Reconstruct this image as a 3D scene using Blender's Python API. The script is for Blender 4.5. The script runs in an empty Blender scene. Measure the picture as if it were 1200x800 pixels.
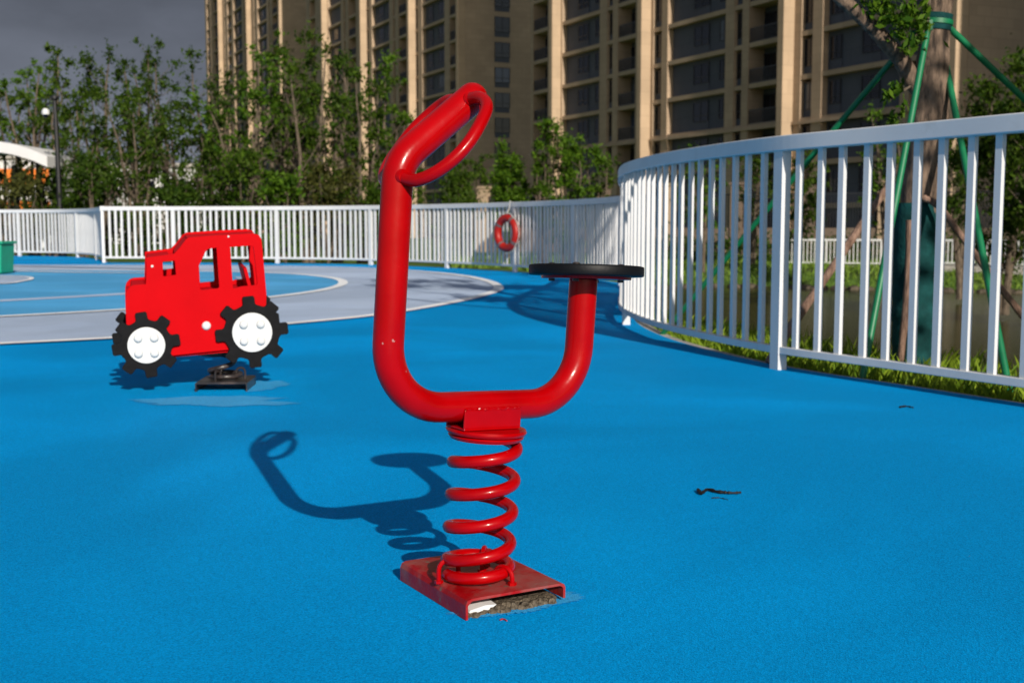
import bpy, math, random
import numpy as np
from mathutils import Vector, Matrix
R = math.radians
PI = math.pi
S = bpy.context.scene
COL = S.collection

# ------------------------------------------------------------------ camera, light, exposure
CAMH = 0.75
FPX = 1400.0
PITCH = math.atan((400 - 263) / FPX)
cam = bpy.data.objects.new('camera', bpy.data.cameras.new('camera'))
COL.objects.link(cam)
cam.location = (0, 0, CAMH)
cam.rotation_euler = (PI / 2 - PITCH, 0, 0)
cam.data.lens = 42.0
cam.data.sensor_width = 36.0
cam.data.clip_start = 0.05
cam.data.clip_end = 2500
cam.data.dof.use_dof = True
cam.data.dof.focus_distance = 2.42
cam.data.dof.aperture_fstop = 7.6
S.camera = cam

SUND = Vector((-0.379, 1.0, -0.513)).normalized()      # the way the light travels
sun = bpy.data.objects.new('sun', bpy.data.lights.new('sun', 'SUN'))
COL.objects.link(sun)
sun.rotation_euler = SUND.to_track_quat('-Z', 'Y').to_euler()
sun.data.energy = 4.6
sun.data.angle = R(0.55)
sun.data.color = (1.0, 0.91, 0.79)
sun.location = (20, -50, 30)

W = bpy.data.worlds.new('World')
S.world = W
W.use_nodes = True
wn, wl = W.node_tree.nodes, W.node_tree.links
wn.clear()
wo = wn.new('ShaderNodeOutputWorld')
bg = wn.new('ShaderNodeBackground')
bg.inputs[1].default_value = 0.078
sky = wn.new('ShaderNodeTexSky')
sky.sky_type = 'NISHITA'
sky.sun_disc = False
sky.sun_elevation = math.asin(-SUND.z)
sky.sun_rotation = math.atan2(-SUND.x, -SUND.y)
# storm clouds drawn over the sky, thick towards the north
tc = wn.new('ShaderNodeTexCoord')
mp = wn.new('ShaderNodeMapping'); mp.inputs['Scale'].default_value = (1.0, 1.0, 2.6)
nz = wn.new('ShaderNodeTexNoise'); nz.inputs['Scale'].default_value = 3.1
nz.inputs['Detail'].default_value = 7; nz.inputs['Roughness'].default_value = 0.52
cr = wn.new('ShaderNodeValToRGB')
cr.color_ramp.elements[0].position = 0.36; cr.color_ramp.elements[0].color = (1.0, 1.08, 1.36, 1)
cr.color_ramp.elements[1].position = 0.66; cr.color_ramp.elements[1].color = (2.1, 2.3, 2.9, 1)
sx = wn.new('ShaderNodeSeparateXYZ')
mr = wn.new('ShaderNodeMapRange')
mr.inputs['From Min'].default_value = -0.5; mr.inputs['From Max'].default_value = 0.35
mr.inputs['To Min'].default_value = 0.25; mr.inputs['To Max'].default_value = 0.97
mx = wn.new('ShaderNodeMixRGB')
wl.new(tc.outputs['Generated'], mp.inputs['Vector'])
wl.new(mp.outputs[0], nz.inputs['Vector'])
wl.new(nz.outputs['Fac'], cr.inputs['Fac'])
wl.new(tc.outputs['Generated'], sx.inputs[0])
wl.new(sx.outputs['Y'], mr.inputs['Value'])
wl.new(mr.outputs[0], mx.inputs['Fac'])
wl.new(sky.outputs[0], mx.inputs[1])
wl.new(cr.outputs['Color'], mx.inputs[2])
wl.new(mx.outputs[0], bg.inputs[0])
wl.new(bg.outputs[0], wo.inputs[0])

S.view_settings.view_transform = 'Standard'
S.view_settings.look = 'None'
S.view_settings.exposure = 0.18
S.view_settings.gamma = 1.0
S.render.engine = 'CYCLES'
S.render.resolution_x = 1024
S.render.resolution_y = 682
S.cycles.max_bounces = 8
S.cycles.transparent_max_bounces = 8

# ------------------------------------------------------------------ measuring helpers (photo px of 1200x800 -> metres)
FW = Vector((0, math.cos(PITCH), -math.sin(PITCH)))
UP = Vector((0, math.sin(PITCH), math.cos(PITCH)))
CAM = Vector((0, 0, CAMH))
def ray(px, py):
    return Vector((1, 0, 0)) * (px - 600) + FW * FPX + UP * (400 - py)
def G(px, py, z=0.0):
    r = ray(px, py)
    return CAM + r * ((z - CAMH) / r.z)
def AT(px, py, Y):
    r = ray(px, py)
    return CAM + r * (Y / r.y)
def ONPLANE(px, py, o, n):
    r = ray(px, py)
    return CAM + r * ((o - CAM).dot(n) / r.dot(n))

# ------------------------------------------------------------------ materials
def nodes_of(name):
    m = bpy.data.materials.new(name)
    m.use_nodes = True
    return m, m.node_tree.nodes, m.node_tree.links, m.node_tree.nodes['Principled BSDF']

def mat(name, col, rough=0.5, spec=0.5, metal=0.0, var=0.12, vscale=6.0, bump=0.0, bscale=80.0, coat=0.0, dirt=None, dscale=4.0, dlo=0.55, dhi=0.75, vdetail=5.0, rvar=0.0):
    """base colour with a noise variation, an optional dirt layer and bump"""
    m, n, l, p = nodes_of(name)
    t = n.new('ShaderNodeTexCoord')
    a = n.new('ShaderNodeTexNoise'); a.inputs['Scale'].default_value = vscale; a.inputs['Detail'].default_value = vdetail
    l.new(t.outputs['Object'], a.inputs['Vector'])
    r = n.new('ShaderNodeValToRGB')
    c = np.array(col[:3])
    r.color_ramp.elements[0].position = 0.3; r.color_ramp.elements[1].position = 0.7
    r.color_ramp.elements[0].color = (*np.clip(c * (1 - var), 0, 1), 1)
    r.color_ramp.elements[1].color = (*np.clip(c * (1 + var), 0, 1), 1)
    l.new(a.outputs['Fac'], r.inputs['Fac'])
    out = r.outputs['Color']
    if dirt is not None:
        d = n.new('ShaderNodeTexNoise'); d.inputs['Scale'].default_value = dscale; d.inputs['Detail'].default_value = 8; d.inputs['Roughness'].default_value = 0.7
        l.new(t.outputs['Object'], d.inputs['Vector'])
        dr = n.new('ShaderNodeMapRange'); dr.inputs['From Min'].default_value = dlo; dr.inputs['From Max'].default_value = dhi
        l.new(d.outputs['Fac'], dr.inputs['Value'])
        mxx = n.new('ShaderNodeMixRGB'); mxx.inputs[2].default_value = (*dirt, 1)
        l.new(dr.outputs[0], mxx.inputs['Fac']); l.new(out, mxx.inputs[1])
        out = mxx.outputs[0]
    l.new(out, p.inputs['Base Color'])
    p.inputs['Roughness'].default_value = rough
    if rvar:
        rr = n.new('ShaderNodeMapRange'); rr.inputs['To Min'].default_value = rough - rvar; rr.inputs['To Max'].default_value = rough + rvar
        l.new(a.outputs['Fac'], rr.inputs['Value']); l.new(rr.outputs[0], p.inputs['Roughness'])
    p.inputs['Metallic'].default_value = metal
    p.inputs['Specular IOR Level'].default_value = spec
    p.inputs['Coat Weight'].default_value = coat
    p.inputs['Coat Roughness'].default_value = 0.08
    if bump:
        b = n.new('ShaderNodeTexNoise'); b.inputs['Scale'].default_value = bscale; b.inputs['Detail'].default_value = 3
        l.new(t.outputs['Object'], b.inputs['Vector'])
        bu = n.new('ShaderNodeBump'); bu.inputs['Strength'].default_value = bump; bu.inputs['Distance'].default_value = 0.01
        l.new(b.outputs['Fac'], bu.inputs['Height']); l.new(bu.outputs[0], p.inputs['Normal'])
    return m

def chips(m, scale, thr, size, col):
    """small chips and drips in a paint"""
    n, l = m.node_tree.nodes, m.node_tree.links; p = n['Principled BSDF']
    src = p.inputs['Base Color'].links[0].from_socket
    t = n.new('ShaderNodeTexCoord')
    v = n.new('ShaderNodeTexVoronoi'); v.inputs['Scale'].default_value = scale
    w = n.new('ShaderNodeTexNoise'); w.inputs['Scale'].default_value = scale * 3
    ad = n.new('ShaderNodeMixRGB'); ad.inputs[0].default_value = 0.012
    l.new(t.outputs['Object'], w.inputs['Vector']); l.new(t.outputs['Object'], ad.inputs[1]); l.new(w.outputs['Color'], ad.inputs[2]); l.new(ad.outputs[0], v.inputs['Vector'])
    a = n.new('ShaderNodeMath'); a.operation = 'LESS_THAN'; a.inputs[1].default_value = size
    l.new(v.outputs['Distance'], a.inputs[0])
    s_ = n.new('ShaderNodeSeparateColor'); l.new(v.outputs['Color'], s_.inputs[0])
    g = n.new('ShaderNodeMath'); g.operation = 'GREATER_THAN'; g.inputs[1].default_value = thr
    l.new(s_.outputs[0], g.inputs[0])
    mu = n.new('ShaderNodeMath'); mu.operation = 'MULTIPLY'; l.new(a.outputs[0], mu.inputs[0]); l.new(g.outputs[0], mu.inputs[1])
    mx_ = n.new('ShaderNodeMixRGB'); mx_.inputs[2].default_value = (*col, 1)
    l.new(mu.outputs[0], mx_.inputs[0]); l.new(src, mx_.inputs[1]); l.new(mx_.outputs[0], p.inputs['Base Color'])

def rubber(name, col, patch=0.25, tint=(0.05, 0.33, 0.55), lo=0.8, hi=1.12):
    """poured rubber crumb: coloured granules, soft scuffs, fine bump"""
    m, n, l, p = nodes_of(name)
    t = n.new('ShaderNodeTexCoord')
    big = n.new('ShaderNodeTexNoise'); big.inputs['Scale'].default_value = 0.9; big.inputs['Detail'].default_value = 6; big.inputs['Roughness'].default_value = 0.62
    mpn = n.new('ShaderNodeMapping'); mpn.inputs['Scale'].default_value = (1.0, 0.55, 1)
    l.new(t.outputs['Object'], mpn.inputs[0]); l.new(mpn.outputs[0], big.inputs['Vector'])
    gr = n.new('ShaderNodeTexVoronoi'); gr.inputs['Scale'].default_value = 370
    l.new(t.outputs['Object'], gr.inputs['Vector'])
    gr2 = n.new('ShaderNodeTexNoise'); gr2.inputs['Scale'].default_value = 190; gr2.inputs['Detail'].default_value = 4
    l.new(t.outputs['Object'], gr2.inputs['Vector'])
    c = np.array(col)
    r1 = n.new('ShaderNodeValToRGB')
    e = r1.color_ramp.elements
    e[0].position = 0.0; e[0].color = (*(c * lo), 1)
    e[1].position = 1.0; e[1].color = (*np.clip(c * hi, 0, 1), 1)
    sepc = n.new('ShaderNodeSeparateColor'); l.new(gr.outputs['Color'], sepc.inputs[0])
    mixf = n.new('ShaderNodeMath'); mixf.operation = 'ADD'
    m1 = n.new('ShaderNodeMath'); m1.operation = 'MULTIPLY'; m1.inputs[1].default_value = 0.55
    m2 = n.new('ShaderNodeMath'); m2.operation = 'MULTIPLY'; m2.inputs[1].default_value = 0.45
    l.new(sepc.outputs[0], m1.inputs[0]); l.new(gr2.outputs['Fac'], m2.inputs[0])
    l.new(m1.outputs[0], mixf.inputs[0]); l.new(m2.outputs[0], mixf.inputs[1])
    l.new(mixf.outputs[0], r1.inputs['Fac'])
    # faded scuffs
    mr_ = n.new('ShaderNodeMapRange'); mr_.inputs['From Min'].default_value = 0.45; mr_.inputs['From Max'].default_value = 0.8; mr_.inputs['To Max'].default_value = patch
    l.new(big.outputs['Fac'], mr_.inputs['Value'])
    mx1 = n.new('ShaderNodeMixRGB'); mx1.inputs[2].default_value = (*tint, 1)
    l.new(mr_.outputs[0], mx1.inputs['Fac']); l.new(r1.outputs['Color'], mx1.inputs[1])
    # darker, damp or trodden areas
    bg2 = n.new('ShaderNodeTexNoise'); bg2.inputs['Scale'].default_value = 0.55; bg2.inputs['Detail'].default_value = 5; bg2.inputs['Roughness'].default_value = 0.5; bg2.inputs['Distortion'].default_value = 0.6
    l.new(t.outputs['Object'], bg2.inputs['Vector'])
    mrd = n.new('ShaderNodeMapRange'); mrd.inputs['From Min'].default_value = 0.44; mrd.inputs['From Max'].default_value = 0.62; mrd.inputs['To Min'].default_value = 0.84; mrd.inputs['To Max'].default_value = 1.04
    l.new(bg2.outputs['Fac'], mrd.inputs['Value'])
    scv = n.new('ShaderNodeVectorMath'); scv.operation = 'SCALE'
    l.new(mx1.outputs[0], scv.inputs[0]); l.new(mrd.outputs[0], scv.inputs['Scale'])
    # fine dark grit
    st = n.new('ShaderNodeTexVoronoi'); st.inputs['Scale'].default_value = 9; st.inputs['Randomness'].default_value = 1.0
    l.new(t.outputs['Object'], st.inputs['Vector'])
    sm = n.new('ShaderNodeMapRange'); sm.inputs['From Min'].default_value = 0.022; sm.inputs['From Max'].default_value = 0.034; sm.inputs['To Min'].default_value = 0.75; sm.inputs['To Max'].default_value = 0.0
    l.new(st.outputs['Distance'], sm.inputs['Value'])
    s2 = n.new('ShaderNodeSeparateColor'); l.new(st.outputs['Color'], s2.inputs[0])
    gt = n.new('ShaderNodeMath'); gt.operation = 'GREATER_THAN'; gt.inputs[1].default_value = 0.86
    l.new(s2.outputs[1], gt.inputs[0])
    mm = n.new('ShaderNodeMath'); mm.operation = 'MULTIPLY'
    l.new(sm.outputs[0], mm.inputs[0]); l.new(gt.outputs[0], mm.inputs[1])
    mx2 = n.new('ShaderNodeMixRGB'); mx2.inputs[2].default_value = (0.02, 0.018, 0.016, 1)
    l.new(mm.outputs[0], mx2.inputs['Fac']); l.new(scv.outputs[0], mx2.inputs[1])
    # pale and rusty crumbs
    st2 = n.new('ShaderNodeTexVoronoi'); st2.inputs['Scale'].default_value = 6.3
    l.new(t.outputs['Object'], st2.inputs['Vector'])
    sm2 = n.new('ShaderNodeMapRange'); sm2.inputs['From Min'].default_value = 0.012; sm2.inputs['From Max'].default_value = 0.020; sm2.inputs['To Min'].default_value = 0.8; sm2.inputs['To Max'].default_value = 0.0
    l.new(st2.outputs['Distance'], sm2.inputs['Value'])
    s3 = n.new('ShaderNodeSeparateColor'); l.new(st2.outputs['Color'], s3.inputs[0])
    gt2 = n.new('ShaderNodeMath'); gt2.operation = 'GREATER_THAN'; gt2.inputs[1].default_value = 0.72
    l.new(s3.outputs[1], gt2.inputs[0])
    mm2 = n.new('ShaderNodeMath'); mm2.operation = 'MULTIPLY'; l.new(sm2.outputs[0], mm2.inputs[0]); l.new(gt2.outputs[0], mm2.inputs[1])
    cr2 = n.new('ShaderNodeValToRGB'); cr2.color_ramp.interpolation = 'CONSTANT'
    cr2.color_ramp.elements[0].color = (0.45, 0.50, 0.52, 1); cr2.color_ramp.elements[1].position = 0.6; cr2.color_ramp.elements[1].color = (0.28, 0.07, 0.04, 1)
    l.new(s3.outputs[2], cr2.inputs['Fac'])
    mx3 = n.new('ShaderNodeMixRGB'); l.new(mm2.outputs[0], mx3.inputs['Fac']); l.new(mx2.outputs[0], mx3.inputs[1]); l.new(cr2.outputs['Color'], mx3.inputs[2])
    l.new(mx3.outputs[0], p.inputs['Base Color'])
    p.inputs['Roughness'].default_value = 0.78
    p.inputs['Specular IOR Level'].default_value = 0.03
    bu = n.new('ShaderNodeBump'); bu.inputs['Strength'].default_value = 0.5; bu.inputs['Distance'].default_value = 0.003
    l.new(gr.outputs['Distance'], bu.inputs['Height']); l.new(bu.outputs[0], p.inputs['Normal'])
    return m

def leafmat(name, c1, c2):
    m, n, l, p = nodes_of(name)
    g = n.new('ShaderNodeNewGeometry')
    r = n.new('ShaderNodeValToRGB')
    r.color_ramp.elements[0].color = (*c1, 1); r.color_ramp.elements[1].color = (*c2, 1)
    l.new(g.outputs['Random Per Island'], r.inputs['Fac'])
    l.new(r.outputs['Color'], p.inputs['Base Color'])
    p.inputs['Roughness'].default_value = 0.55
    p.inputs['Specular IOR Level'].default_value = 0.12
    tr = n.new('ShaderNodeBsdfTranslucent')
    l.new(r.outputs['Color'], tr.inputs['Color'])
    ms = n.new('ShaderNodeMixShader'); ms.inputs[0].default_value = 0.3
    l.new(p.outputs[0], ms.inputs[1]); l.new(tr.outputs[0], ms.inputs[2])
    l.new(ms.outputs[0], n['Material Output'].inputs[0])
    return m

def barkmat(name, c1, c2, zs=0.25, sc=30):
    m, n, l, p = nodes_of(name)
    t = n.new('ShaderNodeTexCoord')
    mpn = n.new('ShaderNodeMapping'); mpn.inputs['Scale'].default_value = (1, 1, zs)
    a = n.new('ShaderNodeTexNoise'); a.inputs['Scale'].default_value = sc; a.inputs['Detail'].default_value = 8; a.inputs['Roughness'].default_value = 0.65
    l.new(t.outputs['Object'], mpn.inputs[0]); l.new(mpn.outputs[0], a.inputs['Vector'])
    r = n.new('ShaderNodeValToRGB')
    r.color_ramp.elements[0].position = 0.36; r.color_ramp.elements[0].color = (*c1, 1)
    r.color_ramp.elements[1].position = 0.66; r.color_ramp.elements[1].color = (*c2, 1)
    l.new(a.outputs['Fac'], r.inputs['Fac']); l.new(r.outputs['Color'], p.inputs['Base Color'])
    p.inputs['Roughness'].default_value = 0.9
    bu = n.new('ShaderNodeBump'); bu.inputs['Strength'].default_value = 0.9; bu.inputs['Distance'].default_value = 0.015
    l.new(a.outputs['Fac'], bu.inputs['Height']); l.new(bu.outputs[0], p.inputs['Normal'])
    return m

def stonemat(name, col, tile=(1.2, 0.6), line=0.8):
    """facade stone in courses, coordinates follow the wall"""
    m, n, l, p = nodes_of(name)
    t = n.new('ShaderNodeTexCoord')
    sp = n.new('ShaderNodeSeparateXYZ'); l.new(t.outputs['Object'], sp.inputs[0])
    ad = n.new('ShaderNodeMath'); ad.operation = 'ADD'; l.new(sp.outputs[0], ad.inputs[0]); l.new(sp.outputs[1], ad.inputs[1])
    cb = n.new('ShaderNodeCombineXYZ'); l.new(ad.outputs[0], cb.inputs[0]); l.new(sp.outputs[2], cb.inputs[1])
    br = n.new('ShaderNodeTexBrick')
    br.inputs['Scale'].default_value = 1.0; br.inputs['Brick Width'].default_value = tile[0]; br.inputs['Row Height'].default_value = tile[1]
    br.inputs['Mortar Size'].default_value = 0.025; br.inputs['Mortar Smooth'].default_value = 0.3
    c = np.array(col)
    br.inputs['Color1'].default_value = (*c, 1); br.inputs['Color2'].default_value = (*(c * 0.9), 1); br.inputs['Mortar'].default_value = (*(c * line), 1)
    l.new(cb.outputs[0], br.inputs['Vector'])
    a = n.new('ShaderNodeTexNoise'); a.inputs['Scale'].default_value = 0.35; a.inputs['Detail'].default_value = 6
    l.new(t.outputs['Object'], a.inputs['Vector'])
    r = n.new('ShaderNodeMapRange'); r.inputs['From Min'].default_value = 0.3; r.inputs['From Max'].default_value = 0.7; r.inputs['To Min'].default_value = 0.86; r.inputs['To Max'].default_value = 1.08
    l.new(a.outputs['Fac'], r.inputs['Value'])
    mu = n.new('ShaderNodeVectorMath'); mu.operation = 'SCALE'
    l.new(br.outputs['Color'], mu.inputs[0]); l.new(r.outputs[0], mu.inputs['Scale'])
    l.new(mu.outputs[0], p.inputs['Base Color'])
    p.inputs['Roughness'].default_value = 0.75
    return m

M = {}
M['red'] = mat('red_gloss_paint', (0.345, 0.0, 0.0012), 0.24, 0.20, var=0.12, vscale=11, bump=0.075, bscale=38, coat=0.10, dirt=(0.22, 0.004, 0.004), dscale=22, dlo=0.62, dhi=0.85, rvar=0.09)
M['red_worn'] = mat('red_worn_paint', (0.29, 0.001, 0.003), 0.38, 0.25, var=0.2, vscale=18, bump=0.12, bscale=60, dirt=(0.26, 0.10, 0.09), dscale=11, dlo=0.46, dhi=0.72, rvar=0.12)
chips(M['red'], 48, 0.93, 0.10, (0.42, 0.16, 0.15))
chips(M['red_worn'], 30, 0.72, 0.16, (0.16, 0.09, 0.07))
M['red_plastic'] = mat('red_plastic_board', (0.50, 0.0, 0.003), 0.5, 0.05, var=0.05, vscale=8, bump=0.03, bscale=60)
M['black_plastic'] = mat('black_plastic_board', (0.005, 0.005, 0.006), 0.55, 0.10, var=0.3, vscale=30, bump=0.05, bscale=120)
M['white_plastic'] = mat('white_plastic_cap', (0.64, 0.65, 0.64), 0.35, 0.5, var=0.04)
M['seat_rubber'] = mat('black_seat_rubber', (0.004, 0.0045, 0.0055), 0.5, 0.2, var=0.3, vscale=20, bump=0.05, bscale=160)
M['black_steel'] = mat('black_spring_steel', (0.022, 0.018, 0.018), 0.35, 0.5, var=0.3, vscale=20, bump=0.1, bscale=60, dirt=(0.10, 0.07, 0.06), dscale=16, dlo=0.5, dhi=0.75)
M['white_paint'] = mat('white_fence_paint', (0.65, 0.66, 0.67), 0.42, 0.45, var=0.05, vscale=3, bump=0.02, bscale=30, dirt=(0.52, 0.52, 0.50), dscale=3.5, dlo=0.56, dhi=0.85)
M['blue'] = rubber('blue_rubber_ground', (0.0, 0.348, 0.93), 0.22, (0.0, 0.44, 0.96), 0.46, 1.25)
M['lightblue'] = rubber('light_blue_rubber', (0.10, 0.43, 0.80), 0.35, (0.18, 0.50, 0.82))
M['greyblue'] = rubber('pale_grey_rubber', (0.46, 0.57, 0.76), 0.5, (0.56, 0.66, 0.80))
M['whiteline'] = mat('white_line_rubber', (0.86, 0.88, 0.90), 0.8, 0.05, var=0.06, vscale=4, bump=0.3, bscale=200, dirt=(0.55, 0.60, 0.66), dscale=2.5, dlo=0.5, dhi=0.8)
M['smear'] = rubber('pale_blue_patch', (0.035, 0.37, 0.78), 0.6, (0.12, 0.44, 0.76), 0.6, 1.2)
M['concrete'] = mat('curb_concrete', (0.36, 0.34, 0.31), 0.9, 0.2, var=0.25, vscale=9, bump=0.3, bscale=60)
M['rubble'] = mat('gravel_mortar', (0.11, 0.09, 0.066), 0.95, 0.1, var=0.6, vscale=90, bump=1.0, bscale=140)
M['grass'] = mat('grass_ground', (0.065, 0.115, 0.022), 0.95, 0.1, var=0.55, vscale=2.2, vdetail=10, bump=0.6, bscale=25, dirt=(0.10, 0.08, 0.045), dscale=0.9, dlo=0.55, dhi=0.75)
M['blade'] = leafmat('grass_blades', (0.085, 0.17, 0.01), (0.27, 0.37, 0.03))
M['blade2'] = leafmat('bank_grass_blades', (0.09, 0.16, 0.02), (0.20, 0.31, 0.045))
M['leaf'] = leafmat('leaves_fresh', (0.026, 0.078, 0.004), (0.095, 0.175, 0.012))
M['leaf_dark'] = leafmat('leaves_dark', (0.014, 0.040, 0.004), (0.055, 0.098, 0.010))
M['leaf_mid'] = leafmat('leaves_mid', (0.015, 0.042, 0.003), (0.070, 0.120, 0.010))
M['leaf_olive'] = leafmat('leaves_olive', (0.032, 0.038, 0.008), (0.095, 0.10, 0.024))
M['bark'] = barkmat('bark_grey', (0.028, 0.019, 0.014), (0.24, 0.165, 0.115), 0.22, 34)
M['bark_thin'] = barkmat('bark_thin', (0.05, 0.038, 0.026), (0.17, 0.13, 0.092), 0.3, 20)
M['stick'] = barkmat('weathered_pole', (0.10, 0.055, 0.035), (0.30, 0.19, 0.14), 0.2, 40)
M['green_pole'] = mat('green_pole_paint', (0.003, 0.15, 0.06), 0.45, 0.5, var=0.15, vscale=12)
M['teal'] = mat('teal_fabric_wrap', (0.005, 0.045, 0.046), 0.85, 0.15, var=0.35, vscale=14, bump=0.5, bscale=45)
M['green_box'] = mat('green_plastic_box', (0.0, 0.30, 0.17), 0.5, 0.4, var=0.1)
M['stone'] = stonemat('beige_stone', (0.43, 0.315, 0.21))
M['stone_pale'] = stonemat('pale_beige_stone', (0.47, 0.345, 0.225), (2.4, 0.98))
M['clad'] = stonemat('grey_cladding', (0.075, 0.083, 0.108), (2.0, 1.47), 0.7)
M['frame'] = mat('dark_window_frame', (0.018, 0.020, 0.026), 0.4, 0.5, var=0.1)
M['rail'] = mat('dark_balcony_rail', (0.045, 0.045, 0.05), 0.4, 0.5, var=0.1)
M['redbuoy'] = mat('red_lifebuoy', (0.34, 0.008, 0.004), 0.45, 0.4, var=0.12, vscale=9)
M['rope'] = mat('grey_rope', (0.50, 0.49, 0.46), 0.8, 0.2, var=0.2, vscale=60)
M['band'] = mat('reflective_band', (0.14, 0.09, 0.09), 0.35, 0.5, var=0.15)
M['lamp_black'] = mat('black_lamp_post', (0.012, 0.012, 0.014), 0.4, 0.5)
M['white_wall'] = mat('white_wall', (0.62, 0.62, 0.62), 0.8, 0.2, var=0.1, vscale=1)
M['orange'] = mat('orange_panel', (0.75, 0.20, 0.03), 0.6, 0.3, var=0.1, vscale=1)
M['brownwall'] = stonemat('brown_garden_wall', (0.16, 0.115, 0.085), (0.6, 0.3))
M['dirt'] = mat('bank_stone', (0.09, 0.075, 0.055), 0.95, 0.1, var=0.6, vscale=6, bump=0.8, bscale=12)
def glassmat(name, tint, rough=0.05):
    m, n, l, p = nodes_of(name)
    t = n.new('ShaderNodeTexCoord'); a = n.new('ShaderNodeTexNoise'); a.inputs['Scale'].default_value = 0.4
    l.new(t.outputs['Object'], a.inputs['Vector'])
    ob = n.new('ShaderNodeObjectInfo')
    r = n.new('ShaderNodeValToRGB')
    r.color_ramp.elements[0].position = 0.0; r.color_ramp.elements[0].color = (tint[0] * 0.4, tint[1] * 0.4, tint[2] * 0.4, 1)
    r.color_ramp.elements[1].position = 0.9; r.color_ramp.elements[1].color = (*tint, 1)
    e = r.color_ramp.elements.new(0.80); e.color = (0.012, 0.015, 0.024, 1)
    e = r.color_ramp.elements.new(0.86); e.color = (0.06, 0.08, 0.13, 1)  # some panes lighter and bluish: a reflection put into the glass colour
    e = r.color_ramp.elements.new(0.97); e.color = (0.10, 0.11, 0.13, 1)
    l.new(ob.outputs['Random'], r.inputs['Fac']); l.new(r.outputs['Color'], p.inputs['Base Color'])
    p.inputs['Roughness'].default_value = rough
    p.inputs['Specular IOR Level'].default_value = 0.4
    bu = n.new('ShaderNodeBump'); bu.inputs['Strength'].default_value = 0.03
    l.new(a.outputs['Fac'], bu.inputs['Height']); l.new(bu.outputs[0], p.inputs['Normal'])
    return m
M['glass'] = glassmat('window_glass', (0.014, 0.018, 0.030))
def watermat():
    m, n, l, p = nodes_of('pond_water')
    t = n.new('ShaderNodeTexCoord')
    mpn = n.new('ShaderNodeMapping'); mpn.inputs['Scale'].default_value = (1, 2.2, 1)
    a = n.new('ShaderNodeTexNoise'); a.inputs['Scale'].default_value = 1.6; a.inputs['Detail'].default_value = 4
    l.new(t.outputs['Object'], mpn.inputs[0]); l.new(mpn.outputs[0], a.inputs['Vector'])
    bu = n.new('ShaderNodeBump'); bu.inputs['Strength'].default_value = 0.03; bu.inputs['Distance'].default_value = 0.15
    l.new(a.outputs['Fac'], bu.inputs['Height']); l.new(bu.outputs[0], p.inputs['Normal'])
    p.inputs['Base Color'].default_value = (0.034, 0.036, 0.010, 1)
    p.inputs['Roughness'].default_value = 0.2
    p.inputs['Specular IOR Level'].default_value = 0.06
    p.inputs['IOR'].default_value = 1.33
    return m
M['water'] = watermat()

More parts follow.
